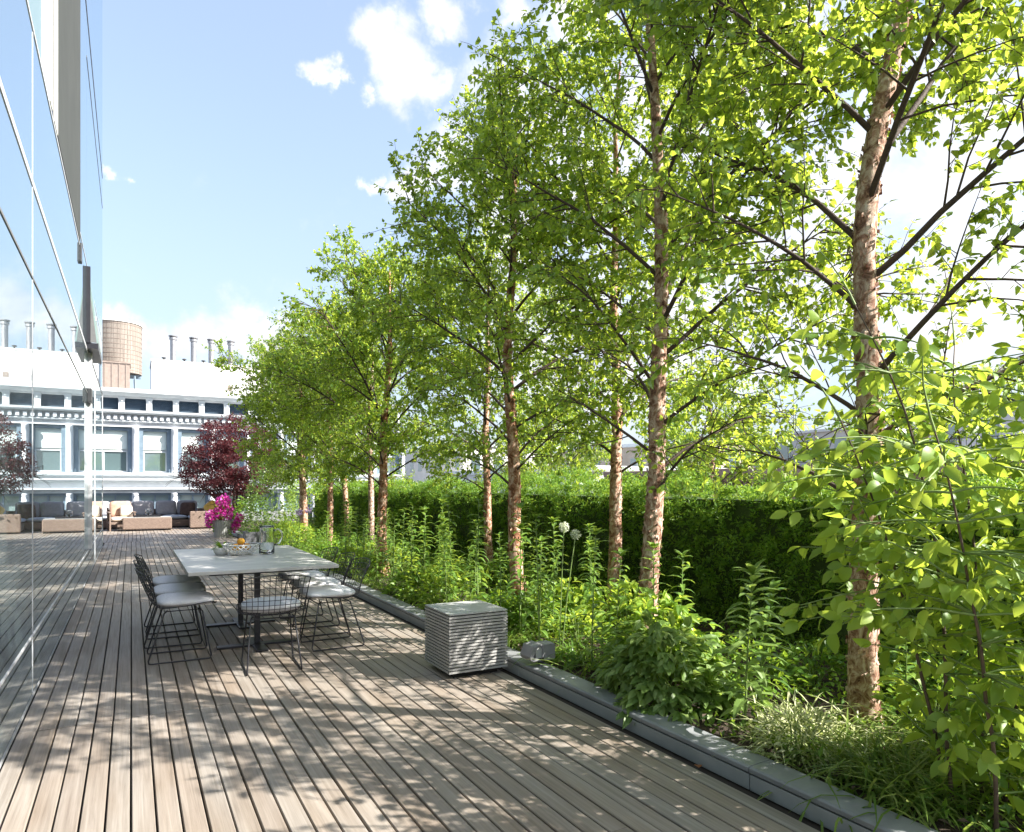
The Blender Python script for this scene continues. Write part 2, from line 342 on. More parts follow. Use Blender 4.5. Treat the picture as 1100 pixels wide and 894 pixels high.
# deck: every board real, 97 mm pitch, runs of about five metres
d = MB(); pitch = .0973; XW = -.59; XC = 2.62
breaks = [-3.0, 4.9, 9.7, 14.4, 17.2, 20.1, 23.0, 25.9, 28.2]
for k in range(len(breaks) - 1):
    jog = random.uniform(-.012, .012); xs = XW + .008 + abs(jog) * .5
    nb = int((XC - XW) / pitch) if breaks[k] < 18 else int((XC + 6.0) / pitch)
    x00 = xs if breaks[k] < 18 else -6.0
    for i in range(nb):
        x0 = x00 + i * pitch + random.uniform(-.0015, .0015); x1 = x0 + pitch - .0085
        if x1 > XC - .002: x1 = XC - .002
        if x1 - x0 < .02: continue
        y0 = breaks[k] + .002 + random.uniform(0, .003); y1 = breaks[k + 1] - .002
        z = random.uniform(-.0015, .0015); c = .003
        cuts = [(y0, y1)]
        if random.random() < .45 and y1 - y0 > 4:
            m = random.uniform(y0 + 1, y1 - 1); cuts = [(y0, m - .0015), (m + .0015, y1)]
        for a, b in cuts:
            d.prism([(x0, -.03), (x1, -.03), (x1, z - c), (x1 - c, z), (x0 + c, z), (x0, z - c)], 1, a, b)
d.build('deck', M['deck'])['kind'] = 'structure'
MB().box(-6, XC + .1, -3, 28.2, -.30, -.034).build('roof_slab', M['dark_gap'])['kind'] = 'structure'
# planting bed
g = MB(); nx, ny = 36, 220
xs = np.linspace(2.78, 6.4, nx); ys = np.linspace(-2.5, 28.2, ny)
V = np.array([(x, y, .045 + .035 * noise.noise((x * 2.2, y * 2.2, 0)) + .015 * noise.noise((x * 9, y * 9, 3))) for y in ys for x in xs])
i = np.arange(ny - 1)[:, None] * nx + np.arange(nx - 1)[None]
g.add(V, np.stack([i, i + 1, i + nx + 1, i + nx], -1).reshape(-1, 4)).build('soil', M['soil'], smooth=True)['kind'] = 'structure'
MB().box(2.73, 6.6, -2.5, 28.2, -.5, -.02).build('planter_base', M['dark_gap'])['kind'] = 'structure'
# metal edging
t = thing('planter_edging', 'long dark grey metal edging with an overhanging cap between the deck and the planting', 'planter edging', (XC, 0, 0))
segs = [-2.5, .2, 2.35, 4.6, 7.0, 9.4, 11.8, 14.2, 16.6, 19, 21.4, 23.8, 28.2]
for a, b in zip(segs[:-1], segs[1:]):
    MB().box(-.016, .06, a + .003, b - .003, -.02, .056).build('face_plate', M['curb_face'], t, bevel=.003)
    MB().prism([(-.022, .066), (.135, .072), (.135, .100), (-.010, .096), (-.022, .088)], 1, a + .002, b - .002).build('cap', M['curb'], t, bevel=.003)
MB().box(.065, .12, -2.5, 28.2, -.02, .066).build('core', M['dark_gap'], t)
# outer parapet behind the hedge
tag(MB().box(6.42, 6.62, -2.5, 28.2, -26, .55).build('parapet_wall', M['stone_trim']), 'low pale parapet wall running behind the clipped hedge', 'wall')
tag(MB().box(-6, 6.4, 28.22, 28.42, -26, .42).build('parapet_wall', M['curb']), 'low grey parapet closing the terrace behind the sofas', 'wall')

# ------------------------------------------------------------------ glass building on the left
b = thing('glass_building', 'tall building with mirror-like glass walls along the left side of the deck', 'building', (XW, 0, 0))
YE = 18.7; yj = [-3.0, -1.3, 5.70, 12.70, YE]; zj = [.43, 2.86, 3.52, 4.55]
def pane(y0, y1, z0, z1, m='mirror_glass', x=0.0):
    return MB().box(x - .03, x, y0 + .006, y1 - .006, z0 + .006, z1 - .006).build('glass_pane', M[m], b)
MB().box(-11, -.036, -3.0, YE, -26, 24).build('core_wall', M['alu_dark'], b)
for y0, y1 in zip(yj[:-1], yj[1:]):
    for z0, z1 in zip([.02] + zj[:-1], zj):
        if y0 == 12.70 and z0 > 3.5: continue
        if y0 == 5.70 and z0 > 3.5: pane(y0, 12.2, z0, z1); pane(10.7, 12.2, 4.55, 4.77); continue
        pane(y0, y1, z0, z1)
# upper storeys
UP = 24
pane(-3.0, 3.0, 4.55, UP)
pane(3.0, 6.75, 4.60, UP, 'green_glass', -.02)
MB().box(-.03, .012, 6.77, 6.95, 4.6, UP).build('window_frame', M['off_white_frame'], b, bevel=.004)
MB().box(-.03, .004, 6.95, 7.13, 4.6, UP).build('window_frame', M['alu_dark'], b)
MB().box(-.03, .012, 7.13, 7.42, 4.6, UP).build('window_frame', M['off_white_frame'], b, bevel=.004)
MB().box(-.03, .006, 7.42, 10.66, 4.62, UP).build('cladding_or_shade_panel', M['panel_grey'], b)
MB().box(-.03, .0, 12.25, 13.68, 3.6, 4.76).build('cladding_or_shade_panel', M['alu_dark'], b)  # not cladding: dark sheet standing in for the shaded interior behind the open sash
for y0, y1 in ((10.70, 12.2), (12.2, YE)):
    for z0, z1 in ((4.78, 8.55), (8.72, 12.6), (12.6, UP)):
        pane(y0, y1, z0, z1)
pane(13.7, YE, 3.60, 4.77); pane(12.72, 13.7, 3.05, 3.50)
# rails and mullions, proud of the glass
def rail(y0, y1, z0, z1, m, pr=.014): pr = min(pr, .005); return MB().box(-.02, pr, y0, y1, z0, z1).build('transom', M[m], b, bevel=.002)
rail(-3, 12.64, 2.852, 2.872, 'rail_grey'); rail(-3, 12.64, 3.485, 3.535, 'alu'); rail(-3, 10.66, 4.56, 4.59, 'alu', .018)
rail(-3, YE, .415, .432, 'alu', .008); rail(10.68, YE, 8.60, 8.66, 'alu_dark', .02); rail(12.2, YE, 7.9, 7.93, 'alu_dark', .006)
rail(12.78, YE, 3.53, 3.58, 'alu_dark', .02); rail(10.7, YE, 4.765, 4.785, 'alu', .006)
MB().box(-.02, .004, -3, YE, .0, .018).build('sill', M['curb_face'], b)
for y in (-1.3, 5.70):
    MB().box(-.02, .003, y - .006, y + .006, .03, 4.54).build('joint', M['alu'], b)
MB().box(-.04, .05, 12.64, 12.78, .44, 3.62).build('mullion', M['alu'], b, bevel=.005)
MB().box(-.03, .010, 14.9, 14.93, .03, 3.5).build('mullion', M['alu'], b)
MB().box(-.04, .010, YE - .02, YE + .02, .0, 3.55).build('corner_post', M['alu'], b)
# open awning sash
aw = MB().prism([(.0, 4.72), (.02, 4.74), (.15, 3.62), (.13, 3.60)], 1, 12.25, 13.68).build('awning_window', M['green_glass'], b)
MB().prism([(.005, 4.70), (.13, 3.615), (.005, 3.615)], 1, 12.23, 12.25).build('side_cheek', M['rail_grey'], aw)
MB().box(.0, .15, 12.21, 13.70, 3.52, 3.60).build('bottom_frame', M['black_wire'], aw)
MB().box(-.02, .05, 12.19, 12.25, 3.6, 4.75).build('side_frame', M['black_wire'], aw)
MB().box(-.03, .025, 10.55, 10.70, 4.36, 4.60).build('bracket', M['alu_dark'], b, bevel=.004)
MB().box(.0, .06, 12.35, 12.62, 2.72, 2.93).build('bracket', M['alu_dark'], b, bevel=.006)

# ------------------------------------------------------------------ white building across the street
YB = 70; OX = .33; PW = 3.14
w = thing('white_building', 'white ornate office building with columns and blue-framed windows beyond the lounge', 'building', (0, YB, 0))
X0, X1 = OX - PW * 6, OX + PW * 8
cols = [OX + PW * k for k in range(-6, 9)]
wall = MB()
for zz in ((-26, -3.2), (.72, 2.55), (6.62, 8.1), (9.2, 9.7)): wall.box(X0, X1, .30, 14, zz[0], zz[1])
wall.box(X0, X1, 1.2, 14, -3.2, .72).box(X0, X1, 1.2, 14, 2.55, 6.62).box(X0, X1, 1.2, 14, 8.1, 9.2)
for c in cols: wall.box(c - .27, c + .27, .31, 1.2, -3.2, .72).box(c - .27, c + .27, .31, 1.2, 2.55, 6.62)
wall.build('wall', M['stone_white'], w)
cn = MB()
cn.prism([(.3, 9.35), (-.1, 9.35), (-.35, 9.55), (-.5, 9.62), (-.5, 9.95), (.3, 9.95)], 0, X0 - .3, X1 + .3)
cn.prism([(.3, 7.72), (-.25, 7.72), (-.45, 7.86), (-.5, 8.05), (.3, 8.12)], 0, X0 - .3, X1 + .3)
cn.prism([(.3, 6.98), (.1, 6.98), (.0, 7.08), (.0, 7.16), (.3, 7.16)], 0, X0, X1)
cn.build('cornice', M['stone_trim'], w)
dme = MB().box(0, .26, -.12, .3, 7.24, 7.62).mesh('dentil', M['stone_trim']); x = X0
while x < X1:
    o = bpy.data.objects.new('dentil', dme); COL.objects.link(o); o.parent = w; o.location = (x, 0, 0); x += .52
lg = MB()
lg.prism([(.3, 2.22), (-.1, 2.26), (-.22, 2.34), (-.22, 2.5), (.3, 2.55)], 0, X0, X1)
lg.prism([(.3, 1.66), (.0, 1.66), (-.3, 1.80), (-.38, 1.86), (-.38, 1.98), (.3, 2.02)], 0, X0, X1)
lg.prism([(.3, .98), (-.12, .98), (-.25, 1.05), (-.25, 1.16), (.3, 1.2)], 0, X0, X1)
lg.build('ledge', M['stone_trim'], w)
# attic frieze of slatted panels
fp = 2.17; x = X0 + .4
while x < X1 - fp:
    f = MB()
    for k in range(9): f.prism([(.75, 8.12 + k * .12), (.62, 8.12 + k * .12), (.70, 8.12 + k * .12 + .11), (.78, 8.12 + k * .12 + .11)], 0, x + .24, x + fp - .24)
    f.build('attic_panel', M['panel_blue'], w)
    MB().box(x - .235, x + .235, .22, 1.2, 8.12, 9.34).box(x - .27, x + .27, .14, .9, 9.08, 9.33).lathe([(.10, 0), (.13, .05), (.13, .1), (.1, .14)], 10, (x, .2, 8.86)).build('pilaster', M['stone_trim'], w)
    x += fp
for c in cols:
    p = MB().lathe([(.25, 2.56), (.25, 2.7), (.19, 2.8), (.185, 5.9), (.165, 6.2), (.2, 6.25), (.2, 6.32), (.27, 6.45), (.27, 6.62)], 18, (c, .22, 0))
    p.build('column', M['stone_white'], w, smooth=True)
    q = MB().lathe([(.2, -.9), (.13, -.7), (.2, -.3), (.26, 0), (.2, .2), (.12, .35), (.24, .6), (.24, .72)], 12, (c, .2, 0)); q.build('baluster', M['stone_white'], w, smooth=True)
for c in cols[:-1]:
    a0, a1 = c + .28, c + PW - .28
    fr = MB().box(a0, a0 + .34, .55, 1.1, 2.56, 6.61).box(a1 - .34, a1, .55, 1.1, 2.56, 6.61).box(a0 + .34, a1 - .34, .6, 1.1, 6.3, 6.61).prism([(.55, 2.2), (.3, 2.5), (.3, 2.9), (.55, 2.9)], 0, a0, a0 + .16).prism([(.55, 2.2), (.3, 2.5), (.3, 2.9), (.55, 2.9)], 0, a1 - .16, a1)
    wo = fr.build('window', M['frame_blue'], w)
    MB().box(a0 + .34, a1 - .34, .96, 1.0, 2.62, 4.5).build('glass_pane', M['window_glass'], wo)
    MB().box(a0 + .36, a1 - .36, .90, .93, 4.62, 6.3).build('blind', M['blind'], wo)
    MB().box(a0 + .345, a1 - .345, .84, .95, 4.40, 4.53).box(a0 + .34, a0 + .44, .86, .96, 2.66, 4.4).box(a1 - .44, a1 - .34, .86, .96, 2.66, 4.4).box(a0 + .34, a1 - .34, .85, .96, 2.57, 2.70).build('sash', M['stone_trim'], wo)
    lo = MB().box(a0, a0 + .2, .6, 1.1, -3.1, .71).box(a1 - .2, a1, .6, 1.1, -3.1, .71).box(a0 + .2, a1 - .2, .62, 1.1, .5, .71).box((a0 + a1) / 2 - .06, (a0 + a1) / 2 + .06, .7, .96, -3.1, .5).build('window', M['frame_blue'], w)
    MB().box(a0 + .2, a1 - .2, .96, 1.0, -3.1, .5).build('glass_pane', M['lower_glass'], lo)
# rooftop block with flues
YP = 92; xl = at_y(163, YP); zt = z_y(200, 390.5, YP)
pb = thing('rooftop_block', 'plain white rooftop block with small square vents behind the ornate cornice', 'building', (xl, YP, 0))
MB().box(0, 26, 0, 6.5, 9.0, zt).build('wall', M['render_white'], pb)
MB().box(-.08, 26.1, -.08, 6.6, zt, zt + .22).build('coping', M['render_side'], pb)
for px in (185, 207.5, 229, 247, 268):
    X = at_y(px, YP) - xl; zc = z_y(px, 417.5, YP)
    v = MB().box(X - .36, X + .36, -.05, .02, zc - .36, zc + .36).build('vent', M['render_side'], pb)
    MB().box(X - .27, X + .27, -.075, -.045, zc - .27, zc + .27).build('grille', M['shed'] if px in (247,) else M['stone_trim'], v)
names = ['nearest the water tank', 'second from the water tank', 'third from the water tank', 'just left of the birches']
for px, nm in zip((186, 208, 227, 248), names):
    X = at_y(px, YP + 1.5); f = thing('flue_pipe', 'round steel flue on the white rooftop block, ' + nm, 'chimney', (X, YP + 1.5, zt + .2), 0, 'steel flues on the rooftop')
    MB().lathe([(.46, -.2), (.46, .1), (.33, .12), (.33, 2.9)], 16).build('pipe', M['steel'], f, smooth=False)
    MB().lathe([(.35, 2.75), (.44, 2.8), (.44, 3.05), (.36, 3.08)], 16).lathe([(.30, 3.1), (.5, 3.15), (.52, 3.28), (.1, 3.36)], 16).build('cap', M['steel'], f)
for px in (176, 198, 218.5, 240):
    X = at_y(px, YP + .8); f = MB().lathe([(.10, 0), (.10, .28), (.24, .30), (.24, .42), (.08, .46)], 10)
    tag(f.build('roof_vent', M['alu_dark'], loc=(X, YP + .8, zt + .22)), 'small dark mushroom vent on the roof edge between the steel flues', 'vent', 'mushroom vents between the flues')
# water tank
YT = 85; xt = at_y(124.5, YT); zb = z_y(124, 402, YT); zt2 = z_y(124, 349.5, YT); rt = 2.45; hh = zt2 - zb
wt = thing('water_tank', 'round wooden rooftop water tank with iron hoops and a cone roof', 'water tank', (xt, YT, 9.6))
zz = zb - 9.6
br = MB(); n = 48; ang = np.arange(n) * 2 * PI / n
for a in ang:
    r0, r1 = rt - .03, rt; da = PI / n * .94
    br.prism([(r1 * math.cos(a - da), r1 * math.sin(a - da)), (r1 * math.cos(a + da), r1 * math.sin(a + da)), ((r0 - .06) * math.cos(a + da), (r0 - .06) * math.sin(a + da)), ((r0 - .06) * math.cos(a - da), (r0 - .06) * math.sin(a - da))], 2, zz, zz + hh)
br.lathe([(rt - .06, zz + .1), (rt - .06, zz + hh - .02)], 48); br.build('barrel', M['cedar'], wt)
for k in range(11):
    zk = zz + .25 + (hh - .5) * (k / 10) ** 1.15
    MB().lathe([(rt + .005, zk), (rt + .035, zk), (rt + .035, zk + .05), (rt + .005, zk + .05)], 48, caps=False).build('hoop', M['shed'], wt)
MB().lathe([(rt + .12, zz + hh), (rt + .12, zz + hh + .1), (.1, zz + hh + 1.0), (.08, zz + hh + 1.25), (.01, zz + hh + 1.3)], 32).build('roof', M['render_side'], wt)
MB().box(-rt * .95, rt * .95, -.25, .25, zz - .35, zz - .02).box(-.25, .25, -rt * .95, rt * .95, zz - .36, zz - .03).build('platform', M['frame_blue'], wt)
for sx in (-1, 1):
    for sy in (-1, 1): MB().tube([(sx * 1.75, sy * 1.6, zz - .3), (sx * 1.9, sy * 1.7, 0)], .11, 6).build('leg', M['frame_blue'], wt)
sh = thing('rooftop_shed', 'brown ribbed metal shed standing in front of the wooden water tank', 'shed', (at_y(124, 80), 80, 9.6))
x0, x1 = -2.2, at_y(139.5, 80) - at_y(124, 80); hs = z_y(124, 390, 80) - 9.6
sb = MB().box(x0, x1, 0, 3, 0, hs)
x = x0
while x < x1 - .1: sb.box(x, x + .10, -.06, .0, .0, hs - .05); x += .62
sb.build('wall', M['shed'], sh); MB().box(x0 - .1, x1 + .08, -.12, 3.1, hs, hs + .12).build('roof', M['shed'], sh)

# ------------------------------------------------------------------ buildings on the far side, right
XB = 25
r = thing('brownstone_building', 'dark brownstone building with a bracketed cornice beyond the hedge', 'building', (XB, 0, 0))
MB().box(.2, 16, -12, 33, -26, 1.9).build('wall', M['brownstone'], r)
MB().prism([(.2, 1.55), (-.15, 1.6), (-.5, 1.85), (-.6, 1.95), (-.6, 2.2), (.2, 2.25)], 1, -12, 33).build('cornice', M['brownstone'], r)
k = MB(); y = -12
while y < 33: k.box(-.28, .2, y, y + .16, 1.15, 1.6); y += .5
k.box(-.02, .2, -12, 33, .35, .5); k.build('bracket_course', M['brownstone'], r)
y = -10
while y < 32:
    wd = MB().box(.10, .25, y, y + .14, -2.2, .3).box(.10, .25, y + 1.06, y + 1.2, -2.2, .3).box(.10, .25, y, y + 1.2, .3, .42).build('window', M['stone_trim'], r)
    MB().box(.16, .21, y + .14, y + 1.06, -2.2, .3).build('glass_pane', M['window_glass'], wd); y += 2.6
rr = thing('roof_railing', 'short run of thin dark metal railing on the brownstone roof, right of the nearest birch', 'railing', (XB - .2, 0, 2.25))
MB().tube([(0, 9, .8), (0, 17.4, .8)], .02, 5).tube([(0, 9, .12), (0, 17.4, .12)], .015, 5).build('rail', M['alu_dark'], rr)
k = MB(); y = 9
while y < 17.4: k.box(-.008, .008, y - .008, y + .008, 0, .8); y += .16
k.build('palings', M['alu_dark'], rr)
bh = thing('roof_bulkhead', 'pale blue-grey stair bulkhead with windows on the brownstone roof', 'bulkhead', (XB + 3, 22, 2.2))
MB().box(0, 3, -3.2, 3.0, 0, 1.7).build('wall', M['pale_block'], bh); MB().box(-.15, 3.2, -3.4, 3.2, 1.7, 1.82).build('roof', M['alu'], bh)
for y in (-2.5, -.9, .7, 1.9): MB().box(-.03, .02, y, y + .8, .5, 1.4).build('window', M['window_glass'], bh)
bh = thing('roof_bulkhead', 'low grey bulkhead with a light roof on the brownstone roof behind the shrub', 'bulkhead', (XB + 3, 11.2, 2.2))
MB().box(0, 3, -1.6, 1.0, 0, .9).build('wall', M['pale_block'], bh); MB().box(-.15, 3.2, -1.75, 1.15, .9, .98).build('roof', M['render_side'], bh)
MB().box(-.03, .02, -.9, .4, .25, .7).build('window', M['window_glass'], bh)
def block(name, label, x0, x1, y0, y1, z1, m, step=3.2, rows=4):
    t = thing(name, label, 'building', (x0, y0, 0))
    MB().box(0, x1 - x0, 0, y1 - y0, -26, z1).build('wall', M[m], t); MB().box(-.2, x1 - x0 + .2, -.2, y1 - y0 + .2, z1, z1 + .35).build('coping', M['stone_trim'], t)
    for k in range(rows):
        zt = z1 - 1.2 - 3.3 * k
        y = 1.2
        while y < y1 - y0 - 1.6: MB().box(-.04, .03, y, y + 1.3, zt - 1.8, zt).build('window', M['window_glass'], t); y += step
        x = 1.2
        while x < x1 - x0 - 1.6: MB().box(x, x + 1.3, -.04, .03, zt - 1.8, zt).build('window', M['window_glass'], t); x += step
    return t
block('pale_building', 'low pale grey roof seen just above the hedge between the birch trunks', XB, 44, 35, 58, 2.3, 'pale_block', 3.6, 1)
block('tan_building', 'tan brick building glimpsed through the lower birch branches', 47, 70, 46, 74, 5.5, 'tan_block', 3.4, 3)
block('cream_building', 'cream rendered block glimpsed left of the tan brick building behind the birches', 38, 60, 82, 110, 6.5, 'render_side', 3.4, 3)
block('grey_building', 'pale grey block glimpsed between the two right birch trunks', 62, 90, 22, 42, 8.0, 'pale_block', 3.4, 3)
# ------------------------------------------------------------------ dining set
t = thing('dining_table', 'long dining table with a pale stone top on black pedestal legs', 'table', (1.0, 7.25, 0))
MB().box(-.60, .62, -1.13, 1.13, .712, .742).build('tabletop', M['tabletop'], t, bevel=.004)
MB().box(-.42, .44, -.9, .9, .675, .711).build('apron', M['black_wire'], t)
for y in (-.66, .42):
    MB().box(-.024, .024, y - .024, y + .024, .02, .675).build('leg', M['black_wire'], t, bevel=.004)
    MB().box(-.34, .34, y - .05, y + .05, .0, .018).box(-.05, .05, y - .30, y - .052, .0, .017).box(-.05, .05, y + .052, y + .30, .0, .017).build('foot', M['black_wire'], t, bevel=.004)
    MB().box(-.30, .30, y - .03, y + .03, .655, .674).build('bracket', M['black_wire'], t)

def chair_surface(u, v):
    """u -1..1 across, v 0..1 from the front edge of the seat to the top of the back; local y points forward"""
    pts = [(.255, .440), (.20, .452), (.08, .440), (-.06, .428), (-.155, .432), (-.215, .468), (-.255, .54), (-.30, .65), (-.345, .765)]
    f = v * (len(pts) - 1); i = min(int(f), len(pts) - 2); a = f - i
    def cr(k):
        p0 = pts[max(i - 1, 0)][k]; p1 = pts[i][k]; p2 = pts[i + 1][k]; p3 = pts[min(i + 2, len(pts) - 1)][k]
        return .5 * (2 * p1 + (p2 - p0) * a + (2 * p0 - 5 * p1 + 4 * p2 - p3) * a * a + (3 * p1 - p0 - 3 * p2 + p3) * a ** 3)
    y, z = cr(0), cr(1)
    wd = [.19, .235, .25, .25, .245, .24, .24, .25, .265]; w = wd[i] * (1 - a) + wd[i + 1] * a
    bk = max(0, (v - .5) / .5)
    y += .07 * u * u * min(1, bk * 1.6); z += .03 * u * u * (1 - bk) - .012 * u * u * bk * 3
    return (u * w, y, z)
def make_chair(loc, rz, label, round_pad=False):
    t = thing('wire_chair', label, 'chair', loc, rz, 'wire chairs around the dining table')
    sh = MB(); nu, nv = 13, 19
    for i in range(nu):
        u = -1 + 2 * i / (nu - 1); sh.tube([chair_surface(u, k / 30) for k in range(31)], .0042 if i in (0, nu - 1) else .0026, 5)
    for j in range(nv):
        v = j / (nv - 1); sh.tube([chair_surface(-1 + 2 * k / 14, v) for k in range(15)], .0042 if j in (0, nv - 1) else .0026, 5)
    sh.build('wire_shell', M['black_wire'], t, smooth=True)
    for s in (-1, 1):
        P = [(s * .15, .12, .425), (s * .165, .15, .40), (s * .20, .215, .03), (s * .20, .205, .008), (s * .20, .185, .007), (s * .20, -.225, .007), (s * .20, -.245, .009), (s * .20, -.25, .03), (s * .165, -.135, .40), (s * .15, -.11, .42)]
        MB().tube(P, .0065, 7).build('sled_leg', M['black_wire'], t, smooth=True)
    MB().tube([(-.17, .145, .405), (.17, .145, .405)], .005, 6).tube([(-.17, -.13, .405), (.17, -.13, .405)], .005, 6).tube([(-.13, .14, .41), (-.13, -.13, .41)], .004, 6).tube([(.13, .14, .41), (.13, -.13, .41)], .004, 6).build('seat_support', M['black_wire'], t)
    c = MB()
    if round_pad: c.cushion(0, .02, .488, .46, .42, .095, 2.6, 16)
    else: c.cushion(0, .03, .486, .47, .44, .080, 5, 16)
    c.build('seat_cushion', M['stripe' if round_pad else 'cushion'], t, smooth=True)
    return t
M['stripe'] = stripe_mat()
ch0 = make_chair((.37, 6.45, 0), R(-90), 'black wire chair with a pale seat pad, nearest on the glass-wall side of the table')
def chair(loc, rz, label):
    c = copy_tree(ch0); c.location = loc; c.rotation_euler = (0, 0, rz); c['label'] = label
chair((.36, 7.08, 0), R(-93), 'black wire chair, middle of three on the glass-wall side of the table')
chair((.37, 7.74, 0), R(-89), 'black wire chair, farthest of three on the glass-wall side of the table')
chair((1.58, 6.27, 0), R(92), 'black wire chair with a pale seat pad, nearest on the planter side of the table')
chair((1.62, 6.88, 0), R(88), 'black wire chair, middle of three on the planter side of the table')
chair((1.62, 7.52, 0), R(91), 'black wire chair, farthest of three on the planter side of the table')
make_chair((.98, 5.77, 0), R(-3), 'black wire chair with a plump rounded white cushion at the near end of the table', True)

# things on the table
tz = .742
bw = thing('lattice_bowl', 'white openwork porcelain bowl holding oranges on the dining table', 'bowl', (.97, 7.42, tz))
l = MB()
def bp(a, h): r = .085 + .085 * math.sin(h * PI / 2) ** .9; return (r * math.cos(a), r * math.sin(a), .006 + .10 * h)
for k in range(20):
    for s in (-1, 1): l.tube([bp(2 * PI * k / 20 + s * .75 * h, h) for h in np.linspace(0, 1, 8)], .0055, 5)
l.build('lattice', M['porcelain'], bw, smooth=True)
MB().lathe([(.01, .0), (.088, .0), (.094, .006), (.088, .012), (.01, .012)], 28).build('base', M['porcelain'], bw, smooth=True)
MB().lathe([(.164, .100), (.174, .100), (.178, .108), (.172, .114), (.164, .112), (.162, .106)], 36, caps=False).build('rim', M['porcelain'], bw, smooth=True)
for k, (x, y, z, nm) in enumerate([(-.055, -.05, .082, 'front left in the white lattice bowl'), (.05, -.055, .084, 'front right in the white lattice bowl'), (.0, .055, .086, 'at the back of the white lattice bowl'), (-.003, -.018, .137, 'on top of the others in the white lattice bowl')]):
    o = MB().lathe([(.002, -.0385), (.02, -.033), (.034, -.018), (.0385, 0), (.034, .018), (.02, .032), (.008, .036), (.002, .034)], 16)
    tag(o.build('orange', M['orange_peel'], smooth=True, loc=(.97 + x, 7.42 + y, tz + z)), 'bright orange ' + nm, 'orange', 'oranges in the bowl')
pv = thing('potted_succulent', 'small white bowl with a green strappy plant beside the fruit bowl', 'potted plant', (.80, 7.52, tz))
MB().lathe([(.01, 0), (.05, 0), (.075, .03), (.085, .075), (.078, .078), (.07, .04), (.01, .035)], 24).build('bowl', M['porcelain'], pv, smooth=True)
n = 26; a = rng.uniform(0, 2 * PI, n); el = rng.uniform(.3, 1.2, n)
D = np.stack([np.cos(a) * np.cos(el), np.sin(a) * np.cos(el), np.sin(el)], 1)
MB().leaves(np.zeros((n, 3)) + (0, 0, .06), D, np.tile((0, 0, 1.), (n, 1)) + .01, rng.uniform(.10, .17, n), .024, .9, .2, True).build('foliage', M['bush_leaf'], pv)
jg = thing('glass_jug', 'clear glass water jug with a loop handle on the dining table', 'jug', (1.22, 7.42, tz))
MB().lathe([(.002, .0), (.070, .0), (.076, .01), (.076, .12), (.068, .2), (.070, .27), (.078, .285), (.075, .287), (.066, .268), (.063, .2), (.071, .12), (.071, .016), (.002, .012)], 32, caps=False).build('body', M['jug_glass'], jg, smooth=True)
MB().lathe([(.002, .017), (.069, .017), (.069, .115), (.002, .115)], 28, caps=False).build('water', M['jug_glass'], jg, smooth=True)
MB().tube([(.07, 0, .235), (.11, 0, .25), (.145, 0, .225), (.15, 0, .17), (.125, 0, .11), (.075, 0, .09)], .009, 8).build('handle', M['jug_glass'], jg, smooth=True)

# slatted cube
sc = thing('slatted_side_table', 'cube-shaped side table of stacked silver slats with a pale metal top on the deck', 'side table', (2.305, 4.93, 0))
h = .245; NS = 18
for k in range(NS):
    z0 = .045 + k * .0240
    m = MB(); m.box(-h, h, -h, -h + .022, z0, z0 + .0150).box(-h, h, h - .022, h, z0, z0 + .0150).box(-h, -h + .022, -h + .0222, h - .0222, z0, z0 + .0150).box(h - .022, h, -h + .0222, h - .0222, z0, z0 + .0150)
    m.build('slat', M['silver_teak'], sc)
MB().box(-h, h, -h, h, .045 + NS * .0240, .045 + NS * .0240 + .012).build('top', M['slat_top'], sc, bevel=.002)
MB().box(-h + .03, h - .03, -h + .03, h - .03, .03, .045 + NS * .0240 - .002).build('core', M['dark_gap'], sc)
MB().box(-h + .06, h - .06, -h + .06, h - .06, .0, .03).build('plinth', M['dark_gap'], sc)

fl = thing('garden_floodlight', 'grey cast metal floodlight with a hinged shade on the planter edging', 'floodlight', (2.69, 4.46, .098))
MB().prism([(-.105, .05), (-.115, .075), (-.085, .15), (-.012, .165), (-.012, .15), (-.06, .135), (-.085, .07), (-.02, .05), (-.012, .04), (-.09, .04)], 1, -.075, .075).build('lamp_shade', M['grey_cast'], fl, bevel=.002)
MB().prism([(.004, .035), (.004, .155), (.105, .158), (.118, .15), (.118, .045), (.105, .035)], 1, -.06, .06).build('housing', M['grey_cast'], fl, bevel=.004)
MB().box(-.05, .003, -.05, .05, .055, .13).build('lens', M['alu'], fl)
MB().box(-.01, .016, -.06, .06, .02, .06).tube([(.02, 0, 0), (.02, 0, .05)], .018, 8).build('bracket', M['alu_dark'], fl)

# pots at the end of the deck
def tub():
    p = MB(); n = 30; ang = np.arange(n * 2) * PI / n
    for z0, z1, r0, r1 in ((0, .46, .21, .285),):
        V = []
        for z, r in ((z0, r0), (z1, r1), (z1 + .02, r1 + .015), (z1 + .02, r1 - .02), (z1 - .06, r1 - .03)):
            rr = r + .008 * (np.arange(n * 2) % 2); V.append(np.stack([rr * np.cos(ang), rr * np.sin(ang), np.full(n * 2, z)], 1))
        m = n * 2; i = np.arange(4)[:, None] * m; k = np.arange(m)[None]; k2 = (k + 1) % m
        p.add(np.concatenate(V), np.stack([i + k, i + k2, i + m + k2, i + m + k], -1).reshape(-1, 4), np.arange(m)[::-1][None])
    return p
tp = thing('flower_tub', 'ribbed zinc tub of magenta flowers on the deck behind the dining table', 'flower pot', (2.22, 20.6, 0))
tub().build('pot', M['zinc'], tp); MB().lathe([(.01, .40), (.262, .40), (.01, .43)], 24, caps=False).build('soil', M['soil'], tp)
fm = MB(); lm = MB(); sm = MB()
